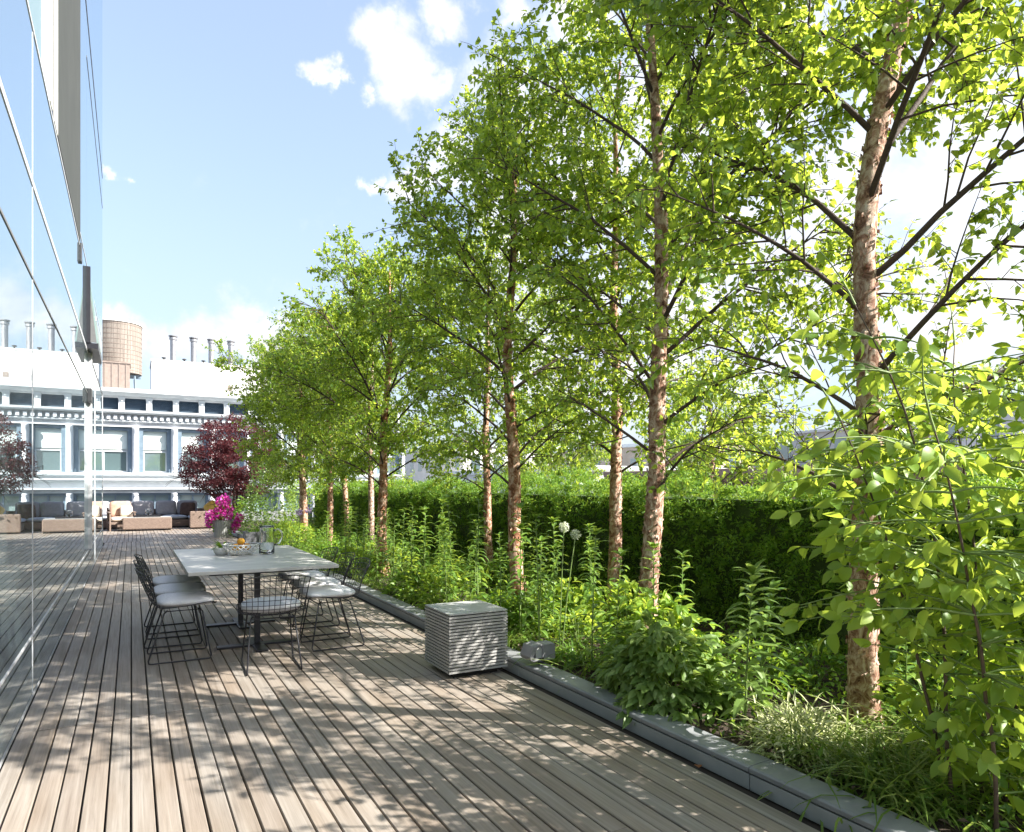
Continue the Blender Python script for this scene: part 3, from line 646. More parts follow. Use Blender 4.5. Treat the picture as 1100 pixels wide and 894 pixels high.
for (cx, cy, cz, rad, n) in [(.02, 0, .98, .20, 150), (.08, .05, .78, .2, 130), (-.12, 0, .66, .17, 110), (-.30, -.05, .58, .15, 90), (.10, -.1, .60, .15, 70), (-.36, -.1, .40, .10, 45), (.38, -.1, .42, .13, 70), (.30, -.16, .28, .13, 60), (.42, -.12, .56, .1, 40)]:
    P = np.array((cx, cy, cz)) + rdir(n) * (rad * rng.uniform(.4, 1, n) ** .5)[:, None]
    fm.leaves(P, rdir(n), rdir(n), rng.uniform(.06, .10, n), .075, .5, .3)
    sm.tube([(0, 0, .42), (cx * .5, cy * .5, (cz + .5) / 2), (cx, cy, cz)], .008, 5)
    n //= 3; P = np.array((cx * .8, cy, cz - .1)) + rdir(n) * rad * 1.1
    lm.leaves(P, rdir(n), rdir(n, .5), .10, .05, .5)
fm.build('blossom', M['magenta'], tp); lm.build('foliage', M['bush_leaf'], tp); sm.build('stem', M['stem_green'], tp)
bx = thing('square_planter', 'square slate-grey planter box standing behind the glass jug', 'planter', (2.37, 16.0, 0))
MB().add([(-.19, -.19, 0), (.19, -.19, 0), (.19, .19, 0), (-.19, .19, 0), (-.22, -.22, .43), (.22, -.22, .43), (.22, .22, .43), (-.22, .22, .43), (-.19, -.19, .43), (.19, -.19, .43), (.19, .19, .43), (-.19, .19, .43), (-.18, -.18, .36), (.18, -.18, .36), (.18, .18, .36), (-.18, .18, .36)],
         [(3, 2, 1, 0)] + [(a, (a + 1) % 4, 4 + (a + 1) % 4, 4 + a) for a in range(4)] + [(4 + a, 4 + (a + 1) % 4, 8 + (a + 1) % 4, 8 + a) for a in range(4)] + [(8 + a, 8 + (a + 1) % 4, 12 + (a + 1) % 4, 12 + a) for a in range(4)] + [(12, 13, 14, 15)]).build('pot', M['grey_box'], bx)
n = 90; a = rng.uniform(0, 2 * PI, n)
MB().leaves(np.stack([rng.uniform(-.16, .16, n), rng.uniform(-.16, .16, n), rng.uniform(.36, .44, n)], 1), rdir(n, .5), rdir(n, 1), .07, .035, .5).build('foliage', M['bush_leaf'], bx)

# ------------------------------------------------------------------ lounge at the end
so = thing('corner_sofa', 'wicker corner sofa with charcoal back cushions at the far end of the deck', 'sofa', (0, 26.0, 0))
MB().box(-1.3, 2.65, .06, .95, .05, .27).box(-1.3, 2.65, .96, 1.06, .05, .62).build('base', M['wicker'], so, bevel=.02)
MB().box(1.72, 2.65, -1.0, .04, .05, .27).build('chaise_base', M['wicker'], so, bevel=.02)
MB().box(1.68, 2.66, -1.14, -1.02, .04, .585).box(2.55, 2.66, -1.0, .95, .04, .585).build('arm', M['wicker'], so, bevel=.03)
for a, b2 in ((-1.28, -.62), (-.60, .06), (.08, .88), (.90, 1.70)):
    MB().cushion((a + b2) / 2, .48, .345, b2 - a, .84, .15, 8).build('seat_cushion', M['seat_fabric'], so, smooth=True)
MB().cushion(2.12, -.05, .345, .82, 1.9, .15, 9).build('seat_cushion', M['seat_fabric'], so, smooth=True)
def rx(a): return np.array([[1, 0, 0], [0, math.cos(a), -math.sin(a)], [0, math.sin(a), math.cos(a)]])
def rzm(a): return np.array([[math.cos(a), -math.sin(a), 0], [math.sin(a), math.cos(a), 0], [0, 0, 1]])
for cx in (-.95, -.28, .36, 1.06, 1.72):
    MB().cushion(cx, .78, .66, .66, .50, .24, 6, rot=rx(R(78))).build('back_cushion', M['grey_fabric'], so, smooth=True)
MB().cushion(2.38, .3, .66, .66, .50, .24, 6, rot=rzm(R(-90)) @ rx(R(78))).build('back_cushion', M['grey_fabric'], so, smooth=True)
def pillow(label, loc, rot, m, s=.44):
    tag(MB().cushion(0, 0, 0, s, s, .17, 5, rot=rot).build('throw_pillow', M[m], smooth=True, loc=loc), label, 'pillow')
pillow('dark brown velvet throw pillow leaning in the corner of the grey sofa', (1.72, 26.52, .60), rzm(R(-20)) @ rx(R(72)), 'brown_fabric', .5)
pillow('mustard yellow throw pillow propped on the arm of the wicker sofa', (2.36, 25.35, .68), rzm(R(-40)) @ rx(R(70)) @ rzm(R(40)), 'yellow_fabric', .44)
ot = thing('wicker_ottoman', 'long low woven wicker coffee table in front of the corner sofa', 'coffee table', (.44, 24.95, 0))
MB().box(-.68, .70, -.36, .36, .05, .415).build('body', M['wicker'], ot, bevel=.03)
MB().box(-.66, .68, -.34, .34, .417, .43).build('top', M['silver_teak'], ot, bevel=.004)
for x in (-.62, .64):
    for y in (-.3, .3): MB().box(x - .03, x + .03, y - .03, y + .03, 0, .05).build('leg', M['dark_gap'], ot)
MB().box(-.36, .36, -.18, .18, 0, .012).box(-.36, -.345, -.18, .18, .012, .05).box(.345, .36, -.18, .18, .012, .05).box(-.345, .345, -.18, -.165, .012, .05).box(-.345, .345, .165, .18, .012, .05)
tr = MB().box(-.36, .36, -.18, .18, 0, .012).box(-.36, -.345, -.18, .18, .012, .06).box(.345, .36, -.18, .18, .012, .06).box(-.345, .345, -.18, -.165, .012, .06).box(-.345, .345, .165, .18, .012, .06)
tag(tr.build('serving_tray', M['black_wire'], loc=(.46, 24.9, .431)), 'black serving tray on the wicker coffee table', 'tray')
la = thing('glass_lantern', 'small clear glass lantern standing on the black tray', 'lantern', (.48, 24.95, .4435))
MB().lathe([(.07, .012), (.09, .03), (.09, .2), (.07, .24), (.066, .236), (.085, .2), (.085, .032), (.066, .016)], 20, caps=False).build('glass', M['jug_glass'], la, smooth=True)
MB().lathe([(.01, 0), (.085, 0), (.085, .012), (.01, .012)], 20).build('base', M['alu'], la); MB().lathe([(.03, .012), (.03, .12), (.004, .124)], 12).build('candle', M['porcelain'], la)
def armchair(loc, rz, label):
    a = thing('lounge_armchair', label, 'armchair', loc, rz, 'rust armchairs by the glass wall')
    for sx in (-.34, .34):
        MB().tube([(sx, -.36, 0), (sx, -.35, .56)], .028, 8).build('leg', M['wicker'], a); MB().tube([(sx, .36, 0), (sx, .40, .72)], .028, 8).build('leg', M['wicker'], a)
        MB().box(sx - .045, sx + .045, -.40, .40, .56, .60).build('armrest', M['wicker'], a, bevel=.015)
    MB().box(-.33, .33, -.37, .37, .20, .28).build('seat_frame', M['wicker'], a, bevel=.015); MB().box(-.33, .33, .37, .41, .30, .66).build('back_frame', M['wicker'], a, bevel=.01)
    MB().cushion(0, -.01, .36, .62, .72, .16, 7).build('seat_cushion', M['cream_fabric'], a, smooth=True)
    MB().cushion(0, .27, .67, .62, .52, .2, 6, rot=rx(R(76))).build('back_cushion', M['rust_fabric'], a, smooth=True)
    return a
armchair((-.28, 25.25, 0), R(6), 'rust and cream cushioned wicker armchair left of the coffee table')
pillow('bright cream throw pillow leaning on the rust armchair', (-.14, 25.30, .62), rzm(R(6)) @ rx(R(70)), 'cream_fabric', .36)
# ------------------------------------------------------------------ plants
SUNH = np.array((.74, -.67))
def frame(d):
    d = d / np.linalg.norm(d); r = np.array((0, 0, 1.)) if abs(d[2]) < .9 else np.array((1., 0, 0))
    a = np.cross(d, r); a /= np.linalg.norm(a); return d, a, np.cross(d, a)
def rot_off(d, ang, az):
    d, a, b = frame(d); return math.cos(ang) * d + math.sin(ang) * (math.cos(az) * a + math.sin(az) * b)
def path(p, d, l, n, curl, jit=.06):
    """points from p along d bending by curl (added to direction per unit fraction)"""
    P = [np.array(p, float)]; d = np.array(d, float)
    for k in range(n):
        d = d + np.array(curl) / n + rng.normal(size=3) * jit; d /= np.linalg.norm(d); P.append(P[-1] + d * l / n)
    return np.array(P), d
def trunk_mesh(H, r0, lean, seed, ztop_fine=3.2, flakes=420, bend=(0, 0)):
    mb = MB(); zs = [-.08]
    while zs[-1] < H: zs.append(zs[-1] + (.028 if zs[-1] < ztop_fine else .09))
    zs = np.array(zs); sides = 22
    def cen(z): return np.array((lean[0] * z + .045 * math.sin(z * 1.1 + seed) + .014 * math.sin(z * 3.3 + seed) + bend[0] * max(0, z - 1.8) ** 2, lean[1] * z + .045 * math.sin(z * .9 + seed * 2.1) + .014 * math.sin(z * 2.7) + bend[1] * max(0, z - 1.8) ** 2, z))
    def rad(z): return r0 * (max(0, 1 - z / (H * 1.03)) ** .75) * (1 + .45 * math.exp(-max(z, 0) / .14)) + .006
    V = []
    for z in zs:
        c = cen(z); r = rad(z)
        for k in range(sides):
            a = 2 * PI * k / sides; q = (math.cos(a) * 1.7, math.sin(a) * 1.7, z * 2.6 + seed * 7)
            rr = r * (1 + .09 * noise.noise(q) + .11 * noise.noise((q[0] * 3, q[1] * 3, q[2] * 2.4)) + .06 * abs(noise.noise((q[0] * 7, q[1] * 7, q[2] * 6))))
            V.append((c[0] + rr * math.cos(a), c[1] + rr * math.sin(a), z))
    n = len(zs); i = np.arange(n - 1)[:, None] * sides; k = np.arange(sides)[None]; k2 = (k + 1) % sides
    mb.add(V, np.stack([i + k, i + k2, i + sides + k2, i + sides + k], -1).reshape(-1, 4))
    for _ in range(flakes):            # curling strips of peeling bark
        z = random.uniform(0, ztop_fine * 1.05) ** 1.0; a0 = random.uniform(0, 2 * PI); c = cen(z); r = rad(z) * 1.02
        w = random.uniform(.08, .45) * min(1, r0 / .07); hgt = random.uniform(.006, .036); lift = random.uniform(.003, .017) * min(1.2, r0 / .08); s = random.choice((-1, 1))
        P = []
        for j in range(4):
            f = j / 3; a = a0 + s * w * f; rr = r + .002 + lift * f * f
            for zz in (-hgt / 2 * (1 - .3 * f), hgt / 2 * (1 - .2 * f)): P.append((c[0] + rr * math.cos(a), c[1] + rr * math.sin(a), z + zz + .01 * f * s))
        mb.add(P, [(0, 2, 3, 1), (2, 4, 5, 3), (4, 6, 7, 5)])
    return mb, cen, rad
def birch(label, loc, H=6.2, z0=1.35, r0=.095, Rc=1.7, nl=22, seed=1, lean=(0, 0), leaf=.058, dens=1.0, bias=(0, 0), flakes=420, fine=3.2, low=(0, 1), bend=(0, 0)):
    t = thing('birch_tree', label, 'tree', loc, 0, 'river birches along the planter')
    mb, cen, rad = trunk_mesh(H, r0, lean, seed, fine, flakes, bend)
    mb.build('trunk', M['bark'], t, smooth=True)
    LP, LD, LS = [], [], []; mult = [1.0]
    def twig(mbl, p, d, l):
        P, d2 = path(p, d, l, 4, (0, 0, -.25), .10)
        mbl.tube(P, np.linspace(.0028, .0012, 5), 3, False)
        n = max(2, int(l / .0175 * dens * mult[0])); f = (np.arange(n) + rng.uniform(0, 1, n)) / n * 4
        i = np.minimum(f.astype(int), 3); a = (f - i)[:, None]; Q = P[i] * (1 - a) + P[i + 1] * a
        D = unit(d2 * .55 + rng.normal(size=(n, 3)) * .75 + (0, 0, -.35))
        LP.append(Q + D * .012); LD.append(D); LS.append(leaf * rng.uniform(.5, 1.25, n))
    for k in range(nl):
        f = (k + random.uniform(-.3, .3)) / nl; f = min(max(f, 0), .985)
        mult[0] = low[1] + (1 - low[1]) * min(1, f / low[0]) if low[0] else 1.0
        z = z0 + (H * .97 - z0) * f; az = k * 2.399 + random.uniform(-.4, .4) + seed
        prof = (.62 + .38 * math.sin(min(1, f / .42) * PI / 2)) if f < .42 else max(.13, (1 - ((f - .42) / .60) ** 1.5))
        up = R(50) - R(26) * f + random.uniform(-.10, .12)         # from the vertical
        reach = Rc * prof * random.uniform(.85, 1.04) * (1 + bias[0] * math.cos(az) + bias[1] * math.sin(az)); l = reach / math.sin(up + .12); l = max(.28, min(l, (H + .12 - z) / math.cos(up)))
        d = np.array((math.cos(az) * math.sin(up), math.sin(az) * math.sin(up), math.cos(up)))
        rl = min(.32 * rad(z), .0058 + .0058 * l); lm = MB(); nseg = 9
        P, dend = path(cen(z) + d * rad(z) * .3, d, l, nseg, (math.cos(az) * .35, math.sin(az) * .35, -.30 + .22 * f), .045)
        lm.tube(P, rl * (1 - np.linspace(0, 1, nseg + 1)) ** .8 + .0022, 7)
        ns = max(4, int(l / .115))
        for j in range(ns):
            s = .20 + .78 * (j + random.random()) / ns; q = s * nseg; i = min(int(q), nseg - 1); a = q - i; p = P[i] * (1 - a) + P[i + 1] * a
            dd = P[i + 1] - P[i]; sl = (.24 + .42 * l * (1 - s) * .8) * random.uniform(.7, 1.2)
            d2 = rot_off(dd, random.uniform(.55, 1.0), random.uniform(0, 2 * PI)); d2[2] = d2[2] * .75 + .05
            m0 = mult[0]; mult[0] = m0 * random.uniform(.35, 1.75)
            n2 = 4; P2, d3 = path(p, unit(d2), sl, n2, (0, 0, -.22), .08)
            lm.tube(P2, np.linspace(min(.0075, rl * .45), .002, n2 + 1), 4, False)
            nt = max(2, int(sl / .085))
            for m in range(nt):
                s2 = .15 + .85 * (m + random.random()) / nt; q = s2 * n2; i = min(int(q), n2 - 1); a = q - i
                twig(lm, P2[i] * (1 - a) + P2[i + 1] * a, rot_off(P2[i + 1] - P2[i], random.uniform(.4, 1.1), random.uniform(0, 2 * PI)), random.uniform(.12, .30))
            twig(lm, P2[-1], d3, random.uniform(.12, .25)); mult[0] = m0
        twig(lm, P[-1], dend, .25)
        lm.build('limb', M['limb'], t, smooth=True)
    P = np.concatenate(LP); D = np.concatenate(LD); L = np.concatenate(LS); n = len(P)
    NN = unit(rng.normal(size=(n, 3)) * .6 + (0, 0, .8))
    MB().leaves(P, D, NN, L, L * rng.uniform(.62, .80, n), .5, .3, flakes > 500, [(.28, 1.0), (.68, .62)]).build('crown', M['birch_leaf'], t)
    return t, n
tot = 0
T1, n = birch('tall river birch with thick peeling bark, closest to the camera on the right', (3.64, 2.48, .05), 7.2, 1.22, .072, 1.70, 30, 1.3, (-.005, .0), .056, 1.3, (.30, .0), 1000, 4.2, (.30, .4), (.045, -.02)); tot += n
T2, n = birch('river birch with a pale flaking trunk, right of a matching pair', (3.66, 4.25, .05), 6.6, 1.30, .070, 1.55, 29, 4.1, (0, .008), .056, 1.15, (.12, -.1), 800, 3.6, (.22, .3)); tot += n
T3, n = birch('river birch behind the slatted side table with limbs starting low', (3.38, 6.05, .05), 5.3, 1.35, .066, 1.38, 27, 2.2, (-.004, 0), .056, 1.15, (.12, 0)); tot += n
T4, n = birch('slimmer river birch just behind the pale trunk of the matching pair', (4.50, 5.90, .05), 5.9, 1.5, .066, 1.5, 23, 5.7, (.014, .004), .056, 1.1); tot += n
T5, n = birch('river birch in the middle of the row with a straight trunk and open lower limbs', (3.45, 10.3, .05), 4.75, 1.35, .075, 1.75, 27, 3.4, (.004, 0), .060, 1.15); tot += n
def again(src, label, loc, rz, sc=1.0):
    c = copy_tree(src); c.location = loc; c.rotation_euler = (0, 0, rz); c.scale = (sc, sc, sc); c['label'] = label
again(T4, 'slim river birch just left of the straight mid-row trunk, set back toward the hedge', (4.05, 12.9, .05), 1.1, .86)
again(T3, 'river birch with a leaning pale trunk, third trunk from the red maple', (3.55, 14.2, .05), 2.2, .90)
again(T2, 'river birch half hidden by its neighbours, set back against the far hedge', (4.55, 16.6, .05), 3.9, .88)
again(T5, 'river birch near the far end, second trunk from the red maple', (3.5, 16.5, .05), 4.6, .98)
again(T3, 'last river birch of the row, beside the red maple', (3.95, 18.7, .05), .7, .90)
again(T4, 'river birch behind the tall mid-row trunk whose base is hidden by lilies', (4.6, 9.0, .05), 2.9, .86)

# trees beyond the hedge
def far_tree(label, loc, H, Rc, seed):
    t, n = birch(label, loc, H, 2.0, .12, Rc, 22, seed, (0, 0), .10, .55, (0, 0), 30, 1.0); t.name = 'street_tree'; del t['group']; t['group'] = 'trees across the street'
    return t
far_tree('loose green street tree seen behind the gap right of the side-table birch', (15.5, 15.5, -3.2), 8.2, 2.6, 2.9)
far_tree('loose green street tree seen behind the mid-row birch, beyond the hedge', (13.5, 21.5, -3.2), 8.0, 2.6, 6.1)
far_tree('loose green street tree on the right, partly behind the nearest birch', (18.0, 10.5, -3.5), 8.0, 2.7, 8.3)

# clipped hedge
hd = thing('clipped_hedge', 'long clipped dark green yew hedge behind the birch trunks', 'hedge', (0, 0, 0))
HX0, HX1, HY0, HY1, HZ = 5.15, 6.25, .2, 23.0, 1.44
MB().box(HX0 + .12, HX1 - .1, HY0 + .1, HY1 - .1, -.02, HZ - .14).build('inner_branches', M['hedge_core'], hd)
def bulge(P): return np.array([noise.noise((p[0] * 1.1, p[1] * 1.4, p[2] * 1.6)) * .22 + noise.noise((p[0] * 4, p[1] * 4.2, p[2] * 4)) * .12 for p in P])
hl, ht = MB(), MB()
def sprays(n, face):
    y = HY0 + (HY1 - HY0) * rng.uniform(0, 1, n) ** 1.25
    if face == 'front': P = np.stack([np.full(n, HX0 + .02), y, rng.uniform(.0, HZ, n)], 1); o = np.array((-1., 0, .25))
    elif face == 'top': P = np.stack([rng.uniform(HX0, HX1, n), y, np.full(n, HZ - .03)], 1); o = np.array((-.1, 0, 1.))
    else: P = np.stack([rng.uniform(HX0, HX1, n), np.full(n, HY0), rng.uniform(0, HZ, n)], 1); o = np.array((0, -1., .3))
    b = bulge(P); P = P + unit(o) * (b[:, None] * (1.5 if face == 'top' else 1) + rng.uniform(-.07, .03, n)[:, None]); return P, o, b
for face, n in (('front', 12500), ('top', 5600), ('end', 500)):
    P, o, b = sprays(n, face); D0 = unit(o + rng.normal(size=(n, 3)) * .55 + (0, 0, .25)); tipm = rng.uniform(0, 1, n) < ((.06 + .30 * (P[:, 2] / HZ) ** 2) if face == 'front' else .45) + 1.6 * np.clip(b, 0, .25)
    for mb, mk, L in ((hl, ~tipm, .048), (ht, tipm, .052)):
        p, dd = P[mk], D0[mk]; m = len(p); k = 11
        s = rng.uniform(-.03, .055, (m, k))[..., None]; az = rng.uniform(0, 2 * PI, (m, k)); a = unit(np.cross(dd, (.3, .2, .9))); c = np.cross(dd, a)
        side = np.cos(az)[..., None] * a[:, None] + np.sin(az)[..., None] * c[:, None]
        Q = (p[:, None] + s * dd[:, None] + side * .006).reshape(-1, 3); D = unit(dd[:, None] * .55 + side * .85).reshape(-1, 3)
        mb.leaves(Q, D, rdir(len(Q), .8), rng.uniform(.7, 1.2, len(Q)) * L, .016, .35, .1)
hl.build('foliage', M['hedge_leaf'], hd); ht.build('young_tips', M['hedge_tip'], hd)

# generators of bed plants, each returns an Empty with stem / foliage parts
def lily(label, loc, h=.9, lean=(0, 0), ll=.15, lw=.026, seed=0, dens=1.0, group=None, z0=.12, mat='lily_leaf', name='lily_plant'):
    t = thing(name, label, 'lily', loc, 0, group)
    n = 10; f = np.linspace(0, 1, n + 1); P = np.stack([lean[0] * f ** 1.6 * h, lean[1] * f ** 1.6 * h, f * h], 1)
    MB().tube(P, np.linspace(.0075, .003, n + 1), 6).build('stem', M['stem_green'], t, smooth=True)
    m = int((h - z0) / .021 * dens); z = z0 + (h - z0) * (np.arange(m) / m) ** .9; q = z / h * n; i = np.minimum(q.astype(int), n - 1); a = (q - i)[:, None]
    B = P[i] * (1 - a) + P[i + 1] * a; az = np.arange(m) * 2.2 + rng.uniform(-.35, .35, m) + seed; el = rng.uniform(.25, .65, m) + .35 * (z / h) ** 4
    D = np.stack([np.cos(az) * np.cos(el), np.sin(az) * np.cos(el), np.sin(el)], 1); NN = np.stack([-np.cos(az) * np.sin(el), -np.sin(az) * np.sin(el), np.cos(el)], 1)
    ll *= 1.2; lw *= 1.6
    sz = ll * (1 - .45 * (z / h) ** 2.5) * rng.uniform(.8, 1.15, m)
    fo = MB().leaves(B, D, NN, sz, lw * rng.uniform(.85, 1.15, m), rng.uniform(.9, 1.7, m), .35, True, [(.12, .55), (.32, 1.0), (.6, .8), (.85, .36)])
    k = 9; az = rng.uniform(0, 2 * PI, k); el = rng.uniform(.6, 1.3, k); D = np.stack([np.cos(az) * np.cos(el), np.sin(az) * np.cos(el), np.sin(el)], 1)
    fo.leaves(np.tile(P[-1], (k, 1)), D, np.stack([-np.cos(az) * np.sin(el), -np.sin(az) * np.sin(el), np.cos(el)], 1), ll * .55, lw * .8, 1.0, .35, True)
    fo.build('foliage', M[mat], t); return t
def clump(name, label, cat, loc, rx_, ry_, h, n, L, W, mat, group=None, trip=False, droop=.6, up=.5, stems=14, fillw=1.0):
    t = thing(name, label, cat, loc, 0, group)
    v = rdir(n, .45); v[:, 2] = np.abs(v[:, 2]); rad = rng.uniform(.55, 1.0, n) ** .6
    bump = 1 + .34 * np.array([noise.noise(tuple(p * 2.2 + loc[1])) for p in v])
    P = v * (rad * bump)[:, None] * (rx_, ry_, h)
    out = unit(v * (1, 1, .35) + rng.normal(size=(n, 3)) * .35)
    fo = MB()
    if trip:
        for da, s in ((-.75, .85), (0, 1.05), (.75, .85)):
            c, sn = math.cos(da), math.sin(da); D = np.stack([out[:, 0] * c - out[:, 1] * sn, out[:, 0] * sn + out[:, 1] * c, out[:, 2] - .15], 1)
            fo.leaves(P, D, rdir(n, 1.6), L * s * rng.uniform(.75, 1.2, n), W, droop, .3, True)
    else: fo.leaves(P, unit(out + (0, 0, up * .3)), rdir(n, 1.2), L * rng.uniform(.7, 1.2, n), W * rng.uniform(.8, 1.2, n), droop, .3, L > .06)
    sm = MB()
    for k in range(stems):
        q = P[random.randrange(n)]; sm.tube([(q[0] * .15, q[1] * .15, -.03), (q[0] * .5, q[1] * .5, q[2] * .6), tuple(q)], (.006, .004, .002), 5)
    sm.build('stem', M['stem_green'], t); fo.build('foliage', M[mat], t); return t
def sedge(label, loc, n, L, W, mat, group=None, spread=.08, el=(.5, 1.35), droop=(1.0, 2.0), name='sedge_clump', bias=(0, 0)):
    t = thing(name, label, 'grass', loc, 0, group); az = rng.uniform(0, 2 * PI, n); e = rng.uniform(*el, n)
    D = unit(np.stack([np.cos(az) * np.cos(e) + bias[0], np.sin(az) * np.cos(e) + bias[1], np.sin(e)], 1)); NN = np.cross(np.cross(D, (0, 0, 1.)), D)
    B = np.stack([rng.normal(size=n) * spread, rng.normal(size=n) * spread, np.full(n, -.02)], 1)
    MB().leaves(B, D, NN, L * rng.uniform(.6, 1.15, n), W, rng.uniform(*droop, n), .4, True, [(.05, .9), (.3, 1.0), (.6, .85), (.85, .5)]).build('blades', M[mat], t); return t
def put(src, loc, rz, sc=1.0, label=None):
    c = copy_tree(src); c.location = loc; c.rotation_euler = (0, 0, rz); c.scale = (sc, sc, sc * random.uniform(.94, 1.06))
    if label: c['label'] = label
    return c
Z = .07
# near bed
lily('large leaning lily with dense arching leaves between the peony clump and the nearest birch', (2.98, 2.72, Z), .88, (.05, -.02), .20, .036, 1.0, 1.35, None, .1, 'pale_leaf')
lily('lily leaning right behind the large leaning one, darker and half hidden', (3.22, 2.85, Z), .74, (.12, -.06), .18, .034, 2.0, 1.2, None, .1)
clump('leafy_perennial', 'wide pale green clump of divided leaves spilling over the planter edging', 'perennial', (3.02, 3.42, Z), .38, .46, .44, 430, .112, .050, 'pale_leaf', None, True, .9)
clump('leafy_perennial', 'taller clump of divided leaves tucked behind the wide pale one at the birch foot', 'perennial', (3.32, 3.80, Z), .40, .38, .60, 330, .10, .045, 'broad_leaf', None, True, .8)
clump('variegated_shrub', 'low cream-variegated bushy shrub beside the edging, left of the nearest birch', 'shrub', (2.96, 2.36, Z), .22, .24, .28, 800, .042, .013, 'variegated', None, False, .4)
sedge('fountain of pale narrow sedge leaves just behind the variegated shrub', (3.10, 2.50, Z), 170, .42, .010, 'variegated', None)
sedge('pale sedge tuft at the foot of the nearest birch trunk', (3.25, 2.30, Z), 150, .40, .010, 'variegated', None, .1)
sedge('wide dark grassy clump between the nearest birch and the big-leaved shrub', (3.08, 2.05, Z), 240, .42, .012, 'grass_leaf', None, .13)
sedge('dark grassy clump in the bottom right corner by the edging', (2.98, 1.78, Z), 200, .40, .012, 'grass_leaf', None, .12)
sedge('grassy tuft under the big-leaved shrub', (3.5, 1.9, Z), 200, .5, .012, 'grass_leaf', None, .15)
sedge('single spray of long blades reaching over the edging onto the deck', (2.84, 2.12, Z), 9, .46, .014, 'grass_leaf', None, .02, (.25, .6), (.8, 1.2), bias=(-1.2, -.4))
sedge('few long blades reaching over the edging beside the floodlight', (2.88, 4.15, Z), 10, .42, .013, 'grass_leaf', None, .03, (.3, .7), (.9, 1.4), bias=(-1.0, -.3))
lily('small upright lily in front of the nearest birch trunk', (3.62, 2.20, Z), .62, (0, 0), .12, .024, 3, 1.1)
clump('low_bush', 'fine-leaved dark bush at the foot of the nearest birch, right of the trunk', 'bush', (3.95, 2.25, Z), .34, .34, .42, 500, .05, .024, 'bush_leaf')
clump('low_bush', 'dark bushy plant at the right edge under the big-leaved shrub', 'bush', (3.75, 1.62, Z), .45, .4, .62, 600, .07, .032, 'bush_leaf')
# lilies and alliums behind the side table
lily('tall lily with a nodding tip, just left of the white alliums', (2.92, 4.82, Z), 1.10, (-.02, .02), .15, .026, .5, .8)
lily('tall lily just right of the white alliums', (3.0, 4.2, Z), 1.0, (.05, .02), .17, .030, 1.9, .8)
lily('shorter lily right of the white alliums by the slim pair trunk', (3.16, 4.12, Z), .84, (.06, 0), .16, .03, 2.6, .8)
lily('upright young lily in front of the pale pair trunk', (3.42, 4.0, Z + .1), .80, (.0, 0), .14, .03, .2, .8)
lily('short lily with curled tip right of the pale pair trunk', (3.55, 3.85, Z + .1), .74, (.03, .0), .14, .026, 4.2, .9)
def allium(label, loc, h, lean, r, mat, group, nf=150):
    t = thing('allium_flower', label, 'flower', loc, 0, group); f = np.linspace(0, 1, 9); P = np.stack([lean[0] * f ** 1.4, lean[1] * f ** 1.4, f * h], 1)
    MB().tube(P, .0042, 6).build('stem', M['stem_green'], t, smooth=True)
    v = rdir(nf); hd_ = MB().leaves(P[-1] + v * r * .75, rdir(nf) * .8 + v * .6, v, r * .45, r * .28, .2, .1)
    hd_.leaves(P[-1] + v * r * .08, v, rdir(nf), r * .78, r * .05, .0, 0); hd_.build('flower_head', M[mat], t)
G = 'white alliums'
allium('white globe allium, taller of two beside the lilies', (2.94, 4.55, Z), 1.05, (.03, -.02), .042, 'allium_white', G)
allium('white globe allium, lower of two, right of the taller one', (2.95, 4.53, Z), .99, (.11, -.03), .040, 'allium_white', G)
for k in range(3):
    sedge('strappy green leaves around the allium stems', (2.93 + .12 * k, 4.62 - .22 * k, Z), 60, .40, .016, 'lily_leaf', 'strappy leaves around the alliums', .06)
# the long run of lilies and low plants down the bed
protoL = [lily('leafy lily stalk crowded in the planter behind the dining chairs', (3.0 + .2 * k, 6.9 + .5 * k, Z), .78 + .07 * k, (.02 * k - .03, .02), .14, .027, k * 1.3, .85, 'lily stalks crowded behind the dining chairs') for k in range(4)]
random.seed(21)
for k in range(46):
    Y = 5.3 + 8 * random.random() ** 1.5; X = random.uniform(2.92, 3.4 if k % 2 else 4.1); put(protoL[k % 4], (X, Y, Z), random.uniform(0, 6.28), random.uniform(.8, 1.25))
protoC = [clump('bed_perennial', 'low clump of green leaves filling the planter between the lilies and birches', 'perennial', (3.1, 5.6, Z), .30, .30, .34, 330, .075, .032, 'bush_leaf', 'low leafy clumps filling the planter'),
          clump('bed_perennial', 'low clump of green leaves filling the planter between the lilies and birches', 'perennial', (3.15, 7.8, Z), .34, .34, .38, 300, .085, .034, 'broad_leaf', 'low leafy clumps filling the planter'),
          clump('bed_perennial', 'low clump of green leaves filling the planter between the lilies and birches', 'perennial', (3.7, 3.3, Z), .36, .36, .30, 420, .06, .03, 'bush_leaf', 'low leafy clumps filling the planter')]
for k in range(54):
    Y = random.uniform(4.9, 20) if k > 8 else random.uniform(2.6, 6); X = random.uniform(2.98, 4.9) if Y > 4.9 else random.uniform(3.7, 4.9)
    put(protoC[k % 3], (X, Y, Z), random.uniform(0, 6.28), random.uniform(.75, 1.25))
protoS = sedge('tuft of narrow green blades along the planter edging', (2.92, 5.35, Z), 90, .34, .012, 'grass_leaf', 'grass tufts along the edging', .07)
for k in range(16): put(protoS, (random.uniform(2.86, 3.05), 5.2 + k * .55 + random.uniform(-.2, .2), Z), random.uniform(0, 6.28), random.uniform(.7, 1.1))
clump('round_bush', 'rounded glossy green bush beside the far right dining chairs', 'bush', (2.98, 12.6, Z), .45, .6, .48, 1100, .05, .022, 'bush_leaf')
clump('round_bush', 'loose bright green bush behind the glass jug', 'bush', (3.05, 15.6, Z), .55, .7, .62, 900, .09, .035, 'broad_leaf')
